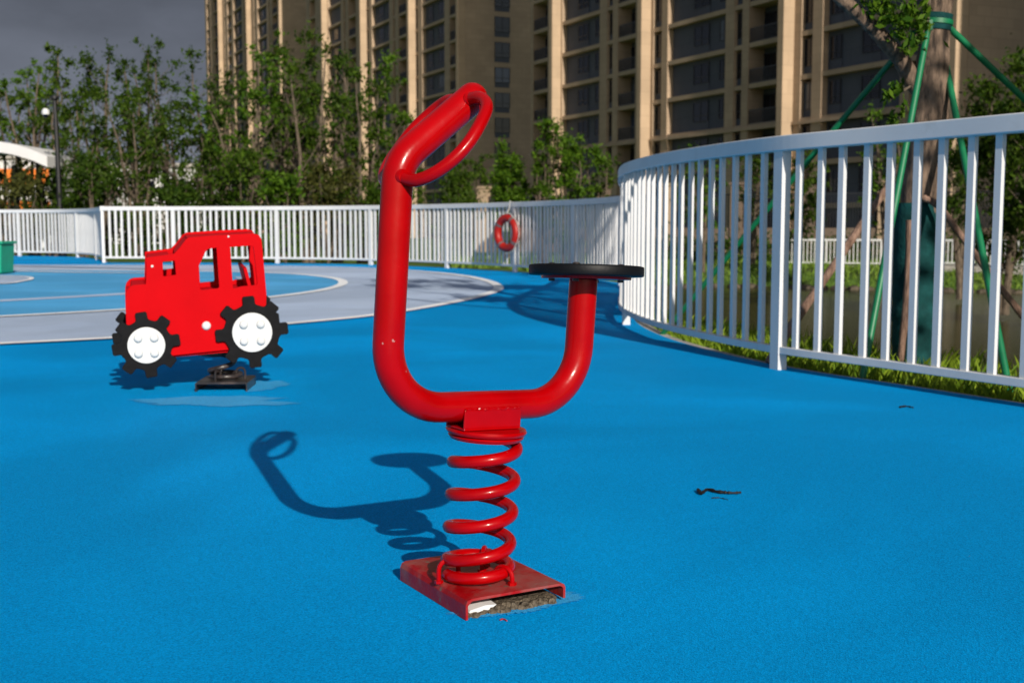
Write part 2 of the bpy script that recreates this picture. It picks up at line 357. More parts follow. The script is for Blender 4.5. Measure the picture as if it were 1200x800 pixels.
# ------------------------------------------------------------------ mesh builder
class MB:
    def __init__(s):
        s.v = []; s.f = []
    def add(s, vs, fs):
        o = len(s.v); s.v.extend(Vector(q) for q in vs); s.f.extend([tuple(i + o for i in f) for f in fs])
    def box(s, a, b, T=None):
        x0, y0, z0 = a; x1, y1, z1 = b
        vs = [Vector(q) for q in ((x0, y0, z0), (x1, y0, z0), (x1, y1, z0), (x0, y1, z0), (x0, y0, z1), (x1, y0, z1), (x1, y1, z1), (x0, y1, z1))]
        if T is not None: vs = [T @ q for q in vs]
        s.add(vs, [(0, 3, 2, 1), (4, 5, 6, 7), (0, 1, 5, 4), (1, 2, 6, 5), (2, 3, 7, 6), (3, 0, 4, 7)])
    def tube(s, path, r, seg=12, closed=False, caps=True, rs=None):
        P = [Vector(q) for q in path]; n = len(P)
        T = []
        for i in range(n):
            if closed: d = P[(i + 1) % n] - P[i - 1]
            else: d = P[min(i + 1, n - 1)] - P[max(i - 1, 0)]
            T.append(d.normalized())
        a = Vector((0, 0, 1)) if abs(T[0].z) < 0.9 else Vector((1, 0, 0))
        N = (a - T[0] * a.dot(T[0])).normalized()
        vs = []
        for i in range(n):
            if i: N = (N - T[i] * N.dot(T[i])).normalized()
            B = T[i].cross(N)
            rr = rs[i] if rs is not None else r
            for k in range(seg):
                t = 2 * PI * k / seg
                vs.append(P[i] + (N * math.cos(t) + B * math.sin(t)) * rr)
        fs = []
        for i in range(n if closed else n - 1):
            j = (i + 1) % n
            for k in range(seg):
                k2 = (k + 1) % seg
                fs.append((i * seg + k, i * seg + k2, j * seg + k2, j * seg + k))
        if caps and not closed:
            fs.append(tuple(range(seg))[::-1]); fs.append(tuple((n - 1) * seg + k for k in range(seg)))
        s.add(vs, fs)
    def prism(s, poly, f0, f1):
        """poly: list of 2d points; f0/f1 map a 2d point to 3d on either face"""
        n = len(poly)
        s.add([f0(p) for p in poly] + [f1(p) for p in poly],
              [tuple(range(n))[::-1], tuple(range(n, 2 * n))] + [(i, (i + 1) % n, n + (i + 1) % n, n + i) for i in range(n)])
    def lathe(s, prof, seg=32, T=None):
        vs = []; fs = []; m = len(prof)
        for k in range(seg):
            t = 2 * PI * k / seg
            for (r, z) in prof: vs.append(Vector((r * math.cos(t), r * math.sin(t), z)))
        for k in range(seg):
            k2 = (k + 1) % seg
            for i in range(m - 1):
                fs.append((k * m + i, k2 * m + i, k2 * m + i + 1, k * m + i + 1))
        fs.append(tuple(k * m for k in range(seg))[::-1]); fs.append(tuple(k * m + m - 1 for k in range(seg)))
        if T is not None: vs = [T @ q for q in vs]
        s.add(vs, fs)
    def mesh(s, name, m, smooth=False, off=None):
        me = bpy.data.meshes.new(name)
        vs = [tuple(q - off) for q in s.v] if off is not None else [tuple(q) for q in s.v]
        me.from_pydata(vs, [], s.f)
        if m is not None: me.materials.append(m)
        if smooth: me.shade_smooth()
        me.update()
        return me
    def build(s, name, m, parent=None, smooth=False, bevel=0, seg=2, off=None, angle=35):
        me = s.mesh(name, m, smooth, off)
        o = bpy.data.objects.new(name, me); COL.objects.link(o)
        if parent is not None: o.parent = parent
        if smooth: sharp(me, angle)
        if bevel:
            b = o.modifiers.new('bevel', 'BEVEL'); b.width = bevel; b.segments = seg; b.limit_method = 'ANGLE'; b.angle_limit = R(40); b.harden_normals = False
        return o

def sharp(me, angle):
    import bmesh
    bm = bmesh.new(); bm.from_mesh(me)
    for e in bm.edges:
        if len(e.link_faces) == 2 and e.calc_face_angle(0) > R(angle): e.smooth = False
    bm.to_mesh(me); bm.free()

def tag(o, label=None, cat=None, group=None, kind=None):
    if label: o['label'] = label
    if cat: o['category'] = cat
    if group: o['group'] = group
    if kind: o['kind'] = kind
    return o
def thing(name, label, cat, loc=(0, 0, 0), rz=0, group=None):
    o = bpy.data.objects.new(name, None); COL.objects.link(o)
    o.location = loc; o.rotation_euler = (0, 0, rz); o.empty_display_size = 0.2
    return tag(o, label, cat, group)
def inst(name, me, parent, loc=(0, 0, 0), rz=0, sc=(1, 1, 1)):
    o = bpy.data.objects.new(name, me); COL.objects.link(o)
    o.parent = parent; o.location = loc; o.rotation_euler = (0, 0, rz); o.scale = sc
    return o

def catmull(P, n=12, closed=False):
    P = [Vector(q) for q in P]; out = []
    N = len(P)
    rng = range(N if closed else N - 1)
    for i in rng:
        if closed: a, b, c, d = P[i - 1], P[i], P[(i + 1) % N], P[(i + 2) % N]
        else: a, b, c, d = P[max(i - 1, 0)], P[i], P[i + 1], P[min(i + 2, N - 1)]
        for k in range(n):
            t = k / n
            out.append(0.5 * ((2 * b) + (c - a) * t + (2 * a - 5 * b + 4 * c - d) * t * t + (3 * b - a - 3 * c + d) * t ** 3))
    if not closed: out.append(P[-1])
    return out
def resample(P, step):
    out = [P[0].copy()]; acc = 0
    for a, b in zip(P, P[1:]):
        L = (b - a).length
        if L == 0: continue
        pos = step - acc
        while pos <= L:
            out.append(a.lerp(b, pos / L)); pos += step
        acc = (acc + L) % step if L >= step - acc else acc + L
    return out
def fillet(P, rad, n=10):
    """round the inner corners of a 3d polyline"""
    out = [Vector(P[0])]
    for i in range(1, len(P) - 1):
        p, a, b = Vector(P[i]), Vector(P[i - 1]), Vector(P[i + 1])
        u, w = (a - p).normalized(), (b - p).normalized()
        ang = u.angle(w); r = rad[i - 1]
        d = r / math.tan(ang / 2)
        c = p + (u + w).normalized() * (r / math.sin(ang / 2))
        s0 = p + u * d - c; s1 = p + w * d - c
        tot = s0.angle(s1)
        for k in range(n + 1):
            t = k / n
            out.append(c + (s0 * math.sin((1 - t) * tot) + s1 * math.sin(t * tot)) / math.sin(tot))
    out.append(Vector(P[-1]))
    return out
def fill2(P, maxl=0.04):
    out = [P[0]]
    for a, b in zip(P, P[1:]):
        n = max(1, int((b - a).length / maxl))
        for k in range(1, n + 1): out.append(a.lerp(b, k / n))
    return out

# ------------------------------------------------------------------ the fence line, which bounds the platform
NEARP = [(3.6, 2.0), (3.15, 3.0), (2.72, 3.85), (2.42, 4.35), (2.10, 4.88), (1.76, 5.5), (1.38, 6.2), (1.12, 7.0), (0.93, 7.95), (0.86, 9.1), (0.94, 10.3), (1.08, 11.4), (1.24, 12.5), (1.36, 13.6)]
FARP = [(1.36, 13.6), (1.34, 14.9), (1.13, 16.1), (0.65, 17.6), (0.0, 19.0), (-0.9, 20.4), (-2.0, 21.7), (-3.3, 22.7), (-4.9, 23.3), (-6.5, 23.55), (-8.05, 23.6)]
LEFTP = [(-8.05, 23.6), (-8.7, 25.2), (-9.5, 26.8), (-10.5, 28.0), (-11.8, 28.6), (-13.5, 28.8), (-17, 28.6), (-22, 28.0)]
full = catmull([(x, y, 0) for x, y in NEARP + FARP[1:] + LEFTP[1:]], 10)
def offs(P, d):
    out = []
    for i, p in enumerate(P):
        t = (P[min(i + 1, len(P) - 1)] - P[max(i - 1, 0)]).normalized()
        out.append(p + Vector((t.y, -t.x, 0)) * d)
    return out
edge = offs(full, 0.10)
curb_out = offs(full, 0.19)

# platform slab
def flat_poly(name, pts, z, m, thick=0.0):
    me = bpy.data.meshes.new(name)
    import bmesh
    bm = bmesh.new()
    vs = [bm.verts.new((p[0], p[1], z)) for p in pts]
    f = bm.faces.new(vs); f.normal_update()
    if f.normal.z < 0: f.normal_flip()
    bmesh.ops.triangulate(bm, faces=bm.faces[:])
    if thick:
        r = bmesh.ops.extrude_face_region(bm, geom=bm.faces[:])
        for v in r['geom']:
            if isinstance(v, bmesh.types.BMVert): v.co.z -= thick
        bmesh.ops.recalc_face_normals(bm, faces=bm.faces[:])
    bm.to_mesh(me); bm.free(); me.materials.append(m)
    o = bpy.data.objects.new(name, me); COL.objects.link(o)
    return o
plat = [(-30, -6, 0), (4.2, -6, 0), (4.2, 0.5, 0)] + [tuple(p) for p in edge] + [(-30, 28, 0)]
tag(flat_poly('playground_floor', plat, 0.0, M['blue'], 0.10), kind='structure')
mb = MB()
n = len(edge)
for i in range(n - 1):
    a, b, c, d = edge[i], edge[i + 1], curb_out[i + 1], curb_out[i]
    e0 = Vector((0, 0, -0.012)); e1 = Vector((0, 0, -0.14))
    s_ = Vector((0, 0, 0))
    mb.add([a + e0, b + e0, c + e0, d + e0, d + e1, c + e1], [(0, 3, 2, 1), (3, 4, 5, 2)])
tag(mb.build('kerb', M['concrete']), kind='structure')

# painted play markings, each a coloured rubber sheet 4 mm above the one below
def pxpoly(pts, n=8):
    return catmull([G(x, y) for x, y in pts], n)
outer = [(-260, 416), (-120, 411), (0, 404), (135, 397), (240, 389), (330, 381), (440, 370), (520, 357), (565, 347), (584, 339), (575, 331), (545, 324), (500, 319), (430, 314.5), (340, 312.2), (200, 311), (60, 311), (-150, 311.5)]
inner = [(-240, 380), (-120, 377), (0, 372), (150, 363.5), (240, 357), (310, 350), (370, 342), (396, 336), (402, 331), (390, 326.5), (350, 322), (290, 319.5), (200, 318), (60, 317), (-150, 317)]
def ribbon(name, P, wd, z, m, kind='structure'):
    L = offs(P, wd / 2); Rr = offs(P, -wd / 2)
    me = MB()
    me.add([(p.x, p.y, z) for p in L] + [(p.x, p.y, z) for p in Rr], [(i, i + 1, len(L) + i + 1, len(L) + i) for i in range(len(L) - 1)])
    o = me.build(name, m)
    for pl in o.data.polygons:
        if pl.normal.z < 0: o.data.flip_normals(); break
    return tag(o, kind=kind)
Po = pxpoly(outer); Pi = pxpoly(inner)
tag(flat_poly('grey_marking', [tuple(p) for p in Po], 0.004, M['greyblue']), kind='structure')
tag(flat_poly('light_blue_marking', [tuple(p) for p in Pi], 0.008, M['lightblue']), kind='structure')
ribbon('outer_white_line', Po, 0.12, 0.012, M['whiteline'])
ribbon('inner_white_line', Pi, 0.12, 0.0125, M['whiteline'])
ribbon('grey_band_marking', pxpoly([(-200, 364), (0, 353.5), (135, 346), (220, 340), (270, 334), (290, 329), (285, 325)]), 0.26, 0.012, M['greyblue'])
ribbon('far_grey_band', pxpoly([(-200, 309), (30, 312.2), (140, 314.5), (220, 316.5)]), 0.40, 0.016, M['greyblue'])
ribbon('far_white_line', pxpoly([(-200, 318.5), (0, 318.5), (90, 320), (200, 321)]), 0.16, 0.016, M['whiteline'])
E1 = pxpoly([(-90, 336), (0, 334), (25, 331), (37, 328), (30, 325.5), (0, 324), (-90, 323)])
tag(flat_poly('small_grey_marking', [tuple(p) for p in E1], 0.016, M['greyblue']), kind='structure')
ribbon('small_white_line', E1, 0.06, 0.020, M['whiteline'])

# pale rubber repairs round the two anchor plates
def blob(name, cx, cy, rx, ry, seed, z, m, rot=0, rough=0.25):
    rr = random.Random(seed); pts = []
    N = 150; ph = [rr.uniform(0, 6.28) for _ in range(8)]
    for i in range(N):
        t = 2 * PI * i / N
        k = 1 + rough * sum(math.sin((j + 2) * t + ph[j]) / (j + 1.6) for j in range(8)) * 0.6 + rr.uniform(-.10, .10)
        x, y = rx * k * math.cos(t), ry * k * math.sin(t)
        pts.append((cx + x * math.cos(rot) - y * math.sin(rot), cy + x * math.sin(rot) + y * math.cos(rot), 0))
    return tag(flat_poly(name, pts, z, m), kind='structure')
a = G(606, 707); blob('pale_patch', a.x, a.y, 0.125, 0.065, 3, 0.002, M['smear'], R(28))
a = G(250, 470); blob('pale_patch', a.x, a.y, 0.34, 0.13, 5, 0.002, M['smear'], R(5), 0.5)
a = G(305, 452); blob('pale_patch', a.x, a.y, 0.10, 0.2, 8, 0.002, M['smear'], R(5), 0.5)

# ------------------------------------------------------------------ terrain, pond
def poly_sd(pts, P):
    """signed distance (positive inside) of array points to polygon"""
    x, y = P[:, 0], P[:, 1]
    best = np.full(len(P), 1e9); inside = np.zeros(len(P), bool)
    n = len(pts)
    for i in range(n):
        x0, y0 = pts[i][:2]; x1, y1 = pts[(i + 1) % n][:2]
        dx, dy = x1 - x0, y1 - y0
        t = np.clip(((x - x0) * dx + (y - y0) * dy) / (dx * dx + dy * dy + 1e-12), 0, 1)
        best = np.minimum(best, np.hypot(x - x0 - t * dx, y - y0 - t * dy))
        c = ((y0 > y) != (y1 > y)) & (x < (x1 - x0) * (y - y0) / (y1 - y0 + 1e-12) + x0)
        inside ^= c
    return np.where(inside, best, -best)
POND = [(9, -12), (7.4, 2), (6.4, 7.5), (4.6, 11), (3.6, 15), (3.3, 20), (3.4, 27), (4.2, 36), (3.6, 43), (8, 45.5), (14, 43), (20, 40.5), (30, 38.5), (60, 36), (110, 34), (110, -12)]
WATER = -1.6
def sstep(a, b, x):
    t = np.clip((x - a) / (b - a), 0, 1); return t * t * (3 - 2 * t)
def terrain(xy):
    xy = np.atleast_2d(np.asarray(xy, float))
    dp = -poly_sd([(p[0], p[1]) for p in plat], xy)           # >0 outside platform
    dw = poly_sd(POND, xy)                                    # >0 in the pond
    base = -0.10 - 0.9 * sstep(1.0, 22, dp)
    base = base + 0.05 * np.sin(xy[:, 0] * 0.7) * np.cos(xy[:, 1] * 0.53) * sstep(1, 4, dp)
    k = sstep(-3.6, 1.6, dw)
    z = base * (1 - k) + (-2.3) * k
    z = np.where(dp < 0, -0.25, z)
    return z
xs = np.concatenate([np.linspace(-900, -40, 22), np.linspace(-36, 30, 150), np.linspace(34, 900, 24)])
ys = np.concatenate([np.linspace(-200, -10, 6), np.linspace(-6, 64, 170), np.linspace(70, 1800, 26)])
X, Y = np.meshgrid(xs, ys)
Z = terrain(np.stack([X.ravel(), Y.ravel()], 1))
nx, ny = len(xs), len(ys)
me = bpy.data.meshes.new('grass_ground')
me.from_pydata([tuple(map(float, q)) for q in zip(X.ravel(), Y.ravel(), Z)], [], [(j * nx + i, j * nx + i + 1, (j + 1) * nx + i + 1, (j + 1) * nx + i) for j in range(ny - 1) for i in range(nx - 1)])
me.materials.append(M['grass']); me.shade_smooth()
gr = bpy.data.objects.new('ground', me); COL.objects.link(gr); tag(gr, kind='structure')
mb = MB(); mb.add([(2.2, -12, WATER), (110, -12, WATER), (110, 50, WATER), (2.2, 50, WATER)], [(0, 1, 2, 3)])
tag(mb.build('pond_water', M['water']), kind='structure')
def tz(x, y): return float(terrain([(x, y)])[0])

# ------------------------------------------------------------------ fences
def Hy(y): return 1.2 - 0.1 * min(1, max(0, (y - 9) / 5))
def rail_sweep(mb, P, w, z0, z1):
    """rectangular bar swept along P; z0/z1 functions of the point"""
    L = offs(P, w / 2); Q = offs(P, -w / 2); vs = []
    for a, b, p in zip(L, Q, P):
        vs += [(a.x, a.y, z0(p)), (b.x, b.y, z0(p)), (b.x, b.y, z1(p)), (a.x, a.y, z1(p))]
    fs = []
    for i in range(len(P) - 1):
        for k in range(4):
            fs.append((i * 4 + k, i * 4 + (k + 1) % 4, i * 4 + 4 + (k + 1) % 4, i * 4 + 4 + k))
    fs.append((0, 1, 2, 3)); m_ = (len(P) - 1) * 4; fs.append((m_ + 3, m_ + 2, m_ + 1, m_))
    mb.add(vs, fs)
def fence(label, pts, Hf, spacing, pw, postd, first_post, zb=lambda p: 0.0, name='railing_fence', rot=None, botz=(0.085, 0.122)):
    P = catmull([(x, y, 0) for x, y in pts], 14)
    org = Vector((pts[0][0], pts[0][1], zb(P[0])))
    root = thing(name, label, 'fence', org)
    off = Vector((org.x, org.y, org.z))
    mb = MB(); rail_sweep(mb, P, 0.066, lambda p: zb(p) + Hf(p.y) - 0.078, lambda p: zb(p) + Hf(p.y))
    mb.build('top_rail', M['white_paint'], root, bevel=0.006, off=off)
    mb = MB(); rail_sweep(mb, P, 0.042, lambda p: zb(p) + botz[0], lambda p: zb(p) + botz[1])
    mb.build('bottom_rail', M['white_paint'], root, bevel=0.003, off=off)
    fine = resample(P, 0.02)
    L = len(fine) * 0.02
    def at(s):
        i = min(max(int(s / 0.02), 0), len(fine) - 2)
        t = fine[min(i + 3, len(fine) - 1)] - fine[max(i - 3, 0)]
        return fine[i], math.atan2(t.y, t.x)
    # posts
    pm = MB(); pm.box((-0.036, -0.027, 0), (0.036, 0.027, 1)); pme = pm.mesh('post', M['white_paint'])
    fm = MB(); fm.box((-0.06, -0.05, 0), (0.06, 0.05, 0.008)); fme = fm.mesh('post_foot', M['white_paint'])
    posts = []
    s = first_post
    while s < L:
        posts.append(s); s += postd
    s = first_post - postd
    while s > 0:
        posts.append(s); s -= postd
    for s in posts:
        p, a = at(s)
        o = inst('post', pme, root, Vector((p.x, p.y, zb(p))) - off, a, (1, 1, Hf(p.y) - 0.074))
    # pickets
    km = MB(); km.box((-pw / 2, -0.012, 0), (pw / 2, 0.012, 1)); kme = km.mesh('picket', M['white_paint'])
    ks = []
    posts.sort()
    allp = [posts[0] - postd] + posts + [posts[-1] + postd]
    for a, b in zip(allp, allp[1:]):
        nn = round((b - a) / spacing)
        for k in range(1, nn):
            s = a + (b - a) * k / nn
            if 0.05 < s < L - 0.05: ks.append(s)
    ks.sort(key=lambda s: (at(s)[0]).length + (100 if abs(at(s)[0].x / max(at(s)[0].y, .1)) > 0.47 else 0))
    rest = MB()
    for i, s in enumerate(ks):
        p, a = at(s); h = Hf(p.y) - 0.076 - botz[1] + 0.003
        if i < 100:
            inst('picket', kme, root, Vector((p.x, p.y, zb(p) + botz[1] - 0.002)) - off, a, (1, 1, h))
        else:
            T = Matrix.Translation(Vector((p.x, p.y, zb(p) + botz[1] - 0.002))) @ Matrix.Rotation(a, 4, 'Z')
            rest.box((-pw / 2, -0.015, 0), (pw / 2, 0.015, h), T)
    if rest.v:
        tag(rest.build('picket_run', M['white_paint'], root, off=off), kind='stuff')
    return root, at, L
P_ = catmull([(x, y, 0) for x, y in NEARP], 14)
fine_ = resample(P_, 0.02)
s0 = min(range(len(fine_)), key=lambda i: (fine_[i] - Vector((1.38, 6.2, 0))).length) * 0.02
fence('white railing curving close by on the right, in front of the staked tree', NEARP, Hy, 0.15, 0.034, 2.86, s0)
fence('white railing with the lifebuoy, across the back of the play area', FARP, lambda y: Hy(14), 0.128, 0.042, 2.15, 1.25)
fence('farthest white railing, bending away at the left edge behind the green box', LEFTP, lambda y: Hy(14), 0.128, 0.05, 2.15, 0.03)

# ------------------------------------------------------------------ spring rider (main subject)
def spring_rider():
    v = dict(X=-.024, Y=2.377, Z=.389, th=.626, al=.058, be=.028, a=.266, b=.194, ws=.263, wf=.461, gu=.17, gw=.148, wd=.274)
    uh = Vector((math.cos(v['th']), math.sin(v['th']), 0)); k = Vector((0, 0, 1)); n = uh.cross(k)
    u = uh * math.cos(v['al']) - k * math.sin(v['al'])
    w = uh * math.sin(v['al']) + k * math.cos(v['al'])
    w2 = w * math.cos(v['be']) + n * math.sin(v['be'])
    n2 = u.cross(w2)
    O = Vector((v['X'], v['Y'], v['Z']))
    base = Vector((-0.065, 2.395, 0))
    root = thing('spring_rider', 'red steel spring rider with round black seat in the middle of the blue floor', 'spring rider', base)
    Q = lambda x, y, q=0: O + u * x + w2 * y + n2 * q - base
    r = 0.0298
    A = v['a']; B = v['b']
    # one bent pipe: seat post, cross bar, tall post, leaning handle
    tipu, tipw = -A + v['gu'], v['wf'] + v['gw']
    path = fillet([Q(B, v['wd'] - 0.014), Q(B, 0), Q(-A, 0), Q(-A, v['wf']), Q(tipu, tipw)], [0.118, 0.125, 0.085], 14)
    path = fill2(path, 0.03)
    rs = [r] * len(path)
    d = (path[-1] - path[-2]).normalized()
    e = path[-1] - d * 0.02
    path[-1] = e
    for t in (0.25, 0.5, 0.75, 0.9, 0.98, 1.0):
        path.append(e + d * (r * t)); rs.append(max(r * math.sqrt(max(0, 1 - t * t)), 0.0012))
    mb = MB(); mb.tube(path, r, 28, rs=rs)
    mb.build('bent_pipe', M['red'], root, smooth=True)
    # weld collars
    # two grip loops in the plane of the handle and the rider's width
    F = Q(-A, v['wf']) + base; Tt = Q(tipu, tipw) + base
    ax = (Tt - F).normalized(); nn = ax.cross(n2).normalized()
    px = [(470, 207), (480, 211), (492, 210.5), (510, 202.5), (530, 188), (548, 169), (562, 147), (570, 129), (568.5, 119), (560, 114.5), (549, 117)]
    bb = [.020, .040, .064, .092, .112, .120, .116, .100, .078, .050, .020]
    L3_ = []
    for (x, y), b_ in zip(px, bb):
        q = ONPLANE(x, y, F + n2 * b_, n2) - F
        L3_.append((q - n2 * q.dot(n2), b_))
    for sgn in (1, -1):
        pts = [F + q + n2 * (b_ * sgn) - base for q, b_ in L3_]
        mb = MB(); mb.tube(catmull(pts, 8), 0.0120, 18)
        lp = mb.build('grip_loop', M['red'], root, smooth=True)
        for qq in (pts[0], pts[-1]):
            mb = MB()
            c = qq + n2 * (sgn * 0.006)
            mb.lathe([(0.0125, -0.009), (0.0148, 0), (0.0120, 0.006)], 18, Matrix.Translation(c) @ n2.to_track_quat('Z', 'Y').to_matrix().to_4x4())
            mb.build('weld', M['red'], lp, smooth=True)
    # seat: rubber disc on a steel plate with bolts
    rot = Matrix((tuple(u), tuple(n2 * -1), tuple(w2))).transposed().to_4x4()
    ST = Matrix.Translation(Q(B + 0.006, v['wd'] - 0.002)) @ rot @ Matrix.Rotation(R(-3.6), 4, 'X')
    mb = MB(); mb.lathe([(0.116, -0.0062), (0.1195, -0.0052), (0.1205, -0.003), (0.1205, 0.0125), (0.119, 0.0150), (0.114, 0.0160), (0.02, 0.0155)], 64, ST)
    sd = mb.build('seat', M['seat_rubber'], root, smooth=True, angle=50)
    mb = MB(); mb.lathe([(0.094, -0.0125), (0.095, -0.0068)], 48, ST)
    mb.build('seat_plate', M['red'], root, smooth=True)
    for kx, ky in ((0.06, 0.04), (-0.06, 0.04), (0.06, -0.04), (-0.06, -0.04)):
        mb = MB(); mb.lathe([(0.007, -0.018), (0.007, -0.0128)], 6, ST @ Matrix.Translation((kx, ky, 0)))
        mb.build('bolt', M['black_steel'], root)
        mb = MB(); mb.lathe([(0.008, 0.0165), (0.008, 0.0185), (0.004, 0.0205)], 14, ST @ Matrix.Translation((kx, ky, 0)))
        mb.build('bolt', M['black_steel'], root, smooth=True)
    # saddle bracket under the bar
    BT = Matrix.Translation(Q(-0.030, 0)) @ rot
    mb = MB()
    for s_ in (1, -1):
        mb.box((-0.076, s_ * 0.0305 - 0.0025, -0.040), (0.060, s_ * 0.0305 + 0.0025, -0.002), BT)
    mb.box((-0.076, -0.033, -0.0435), (0.060, 0.033, -0.0385), BT)
    mb.build('bracket', M['red'], root, bevel=0.002)
    wr = random.Random(2)
    for s_ in (1, -1):
        wp = [BT @ Vector((-0.074 + 0.132 * i / 40, s_ * 0.0305 + wr.uniform(-.001, .001), -0.0015 + wr.uniform(-.0012, .0012))) for i in range(41)]
        mb = MB(); mb.tube(wp, .0035, 8, rs=[wr.uniform(.0022, .0042) for _ in wp]); mb.build('weld', M['red'], root, smooth=True)
    mb = MB()
    mb.lathe([(0.062, -0.0440), (0.079, -0.0442), (0.0815, -0.049), (0.079, -0.0540), (0.07, -0.0545)], 48, BT)
    mb.lathe([(0.055, -0.0550), (0.073, -0.0555), (0.076, -0.060), (0.072, -0.066), (0.055, -0.0665)], 48, BT)
    mb.build('spring_cap', M['red'], root, smooth=True, angle=50)
    # coil
    mb = MB(); pts = []; 
    zb_, Rb = 0.0540, 0.0635
    top = BT @ Vector((0, 0, -0.074)); cb = Vector((-0.004, -0.042, 0.0))
    up = (top - cb - Vector((0, 0, zb_))); H_ = up.length
    turns = 4.7; N = 240
    ph0 = R(164)
    for i in range(N + 1):
        t = i / N
        tt = t * turns
        # the first and last turns lie flat
        f = min(1, max(0, (tt - 0.85) / (turns - 0.95)))
        ang = ph0 + tt * 2 * PI
        lean = BT.to_3x3() @ Vector((math.cos(ang), math.sin(ang), 0)) if f > 0.5 else Vector((math.cos(ang + v['th']), math.sin(ang + v['th']), 0))
        l0 = Vector((math.cos(ang + v['th']), math.sin(ang + v['th']), 0)); l1 = BT.to_3x3() @ Vector((math.cos(ang), math.sin(ang), 0))
        lean = l0.lerp(l1, f)
        c = cb + Vector((0, 0, zb_)) + up * f + Vector((0, 0, 0.021 * min(tt, 0.85) / 0.85 * (1 - f)))
        pts.append(c + lean * Rb)
    mb.tube(pts, 0.0122, 16)
    mb.build('coil_spring', M['red'], root, smooth=True)
    # anchor plate: folded channel, open at the front right
    a2 = Vector((0.195, 0.112, 0)).normalized(); b2 = Vector((-0.112, 0.195, 0)).normalized()
    PT = Matrix((tuple(a2), tuple(b2), (0, 0, 1))).transposed().to_4x4()
    mb = MB()
    hx, hy, t_, zt = 0.112, 0.149, 0.005, 0.0412
    prof = [(-hx, 0.001), (-hx, zt - 0.012), (-hx + 0.004, zt - 0.003), (-hx + 0.013, zt), (hx - 0.010, zt), (hx - 0.003, zt - 0.003), (hx, zt - 0.009), (hx, 0.010), (hx - t_, 0.010), (hx - t_, zt - 0.010), (hx - 0.012, zt - t_), (-hx + 0.014, zt - t_), (-hx + t_, zt - 0.013), (-hx + t_, 0.001)]
    mb.prism(prof, lambda p: PT @ Vector((p[0], -hy, p[1])), lambda p: PT @ Vector((p[0], hy, p[1])))
    mb.build('anchor_plate', M['red_worn'], root)
    rr = random.Random(4)
    mb = MB()
    for i in range(46):
        xx = -0.1 + 0.2 * i / 45
        mb.lathe([(0.012, 0), (0.010, 0.003 + rr.uniform(0, .004)), (0.004, 0.007 + rr.uniform(0, .006))], 7, PT @ Matrix.Translation((xx * .98, -hy + 0.020 + rr.uniform(-.012, .016), 0.001)) @ Matrix.Rotation(rr.uniform(0, 6), 4, 'Z'))
    mb.box((-0.103, -hy + 0.03, 0.001), (0.103, hy - 0.004, 0.010), PT)
    mb.build('mortar_bed', M['rubble'], root)
    mb = MB(); mb.prism([(-0.098, 0), (-0.050, 0.002), (-0.036, 0.010), (-0.060, 0.012), (-0.094, 0.007)], lambda p: PT @ Vector((p[0], -hy + 0.016, p[1] + 0.006)), lambda p: PT @ Vector((p[0], -hy + 0.05, p[1] + 0.008)))
    mb.build('white_shim', M['white_wall'], root)
    # clamps holding the lowest turn
    for ang in (R(205), R(80), R(325)):
        c = cb + Vector((math.cos(ang), math.sin(ang), 0)) * Rb
        rd = Vector((math.cos(ang), math.sin(ang), 0))
        hz = 0.086 if ang < R(300) else 0.075
        pth = [c - rd * 0.021 + Vector((0, 0, zt))] + [c - rd * 0.021 * math.cos(q) + Vector((0, 0, hz - 0.019 + 0.019 * math.sin(q))) for q in np.linspace(0, PI, 9)] + [c + rd * 0.021 + Vector((0, 0, zt))]
        mb = MB(); mb.tube(pth, 0.0048, 10); 
        for sg in (-1, 1):
            mb.lathe([(0.009, zt), (0.009, zt + 0.006)], 6, Matrix.Translation((c.x + rd.x * .021 * sg, c.y + rd.y * .021 * sg, 0)))
        mb.build('clamp', M['red'], root, smooth=True)
spring_rider()

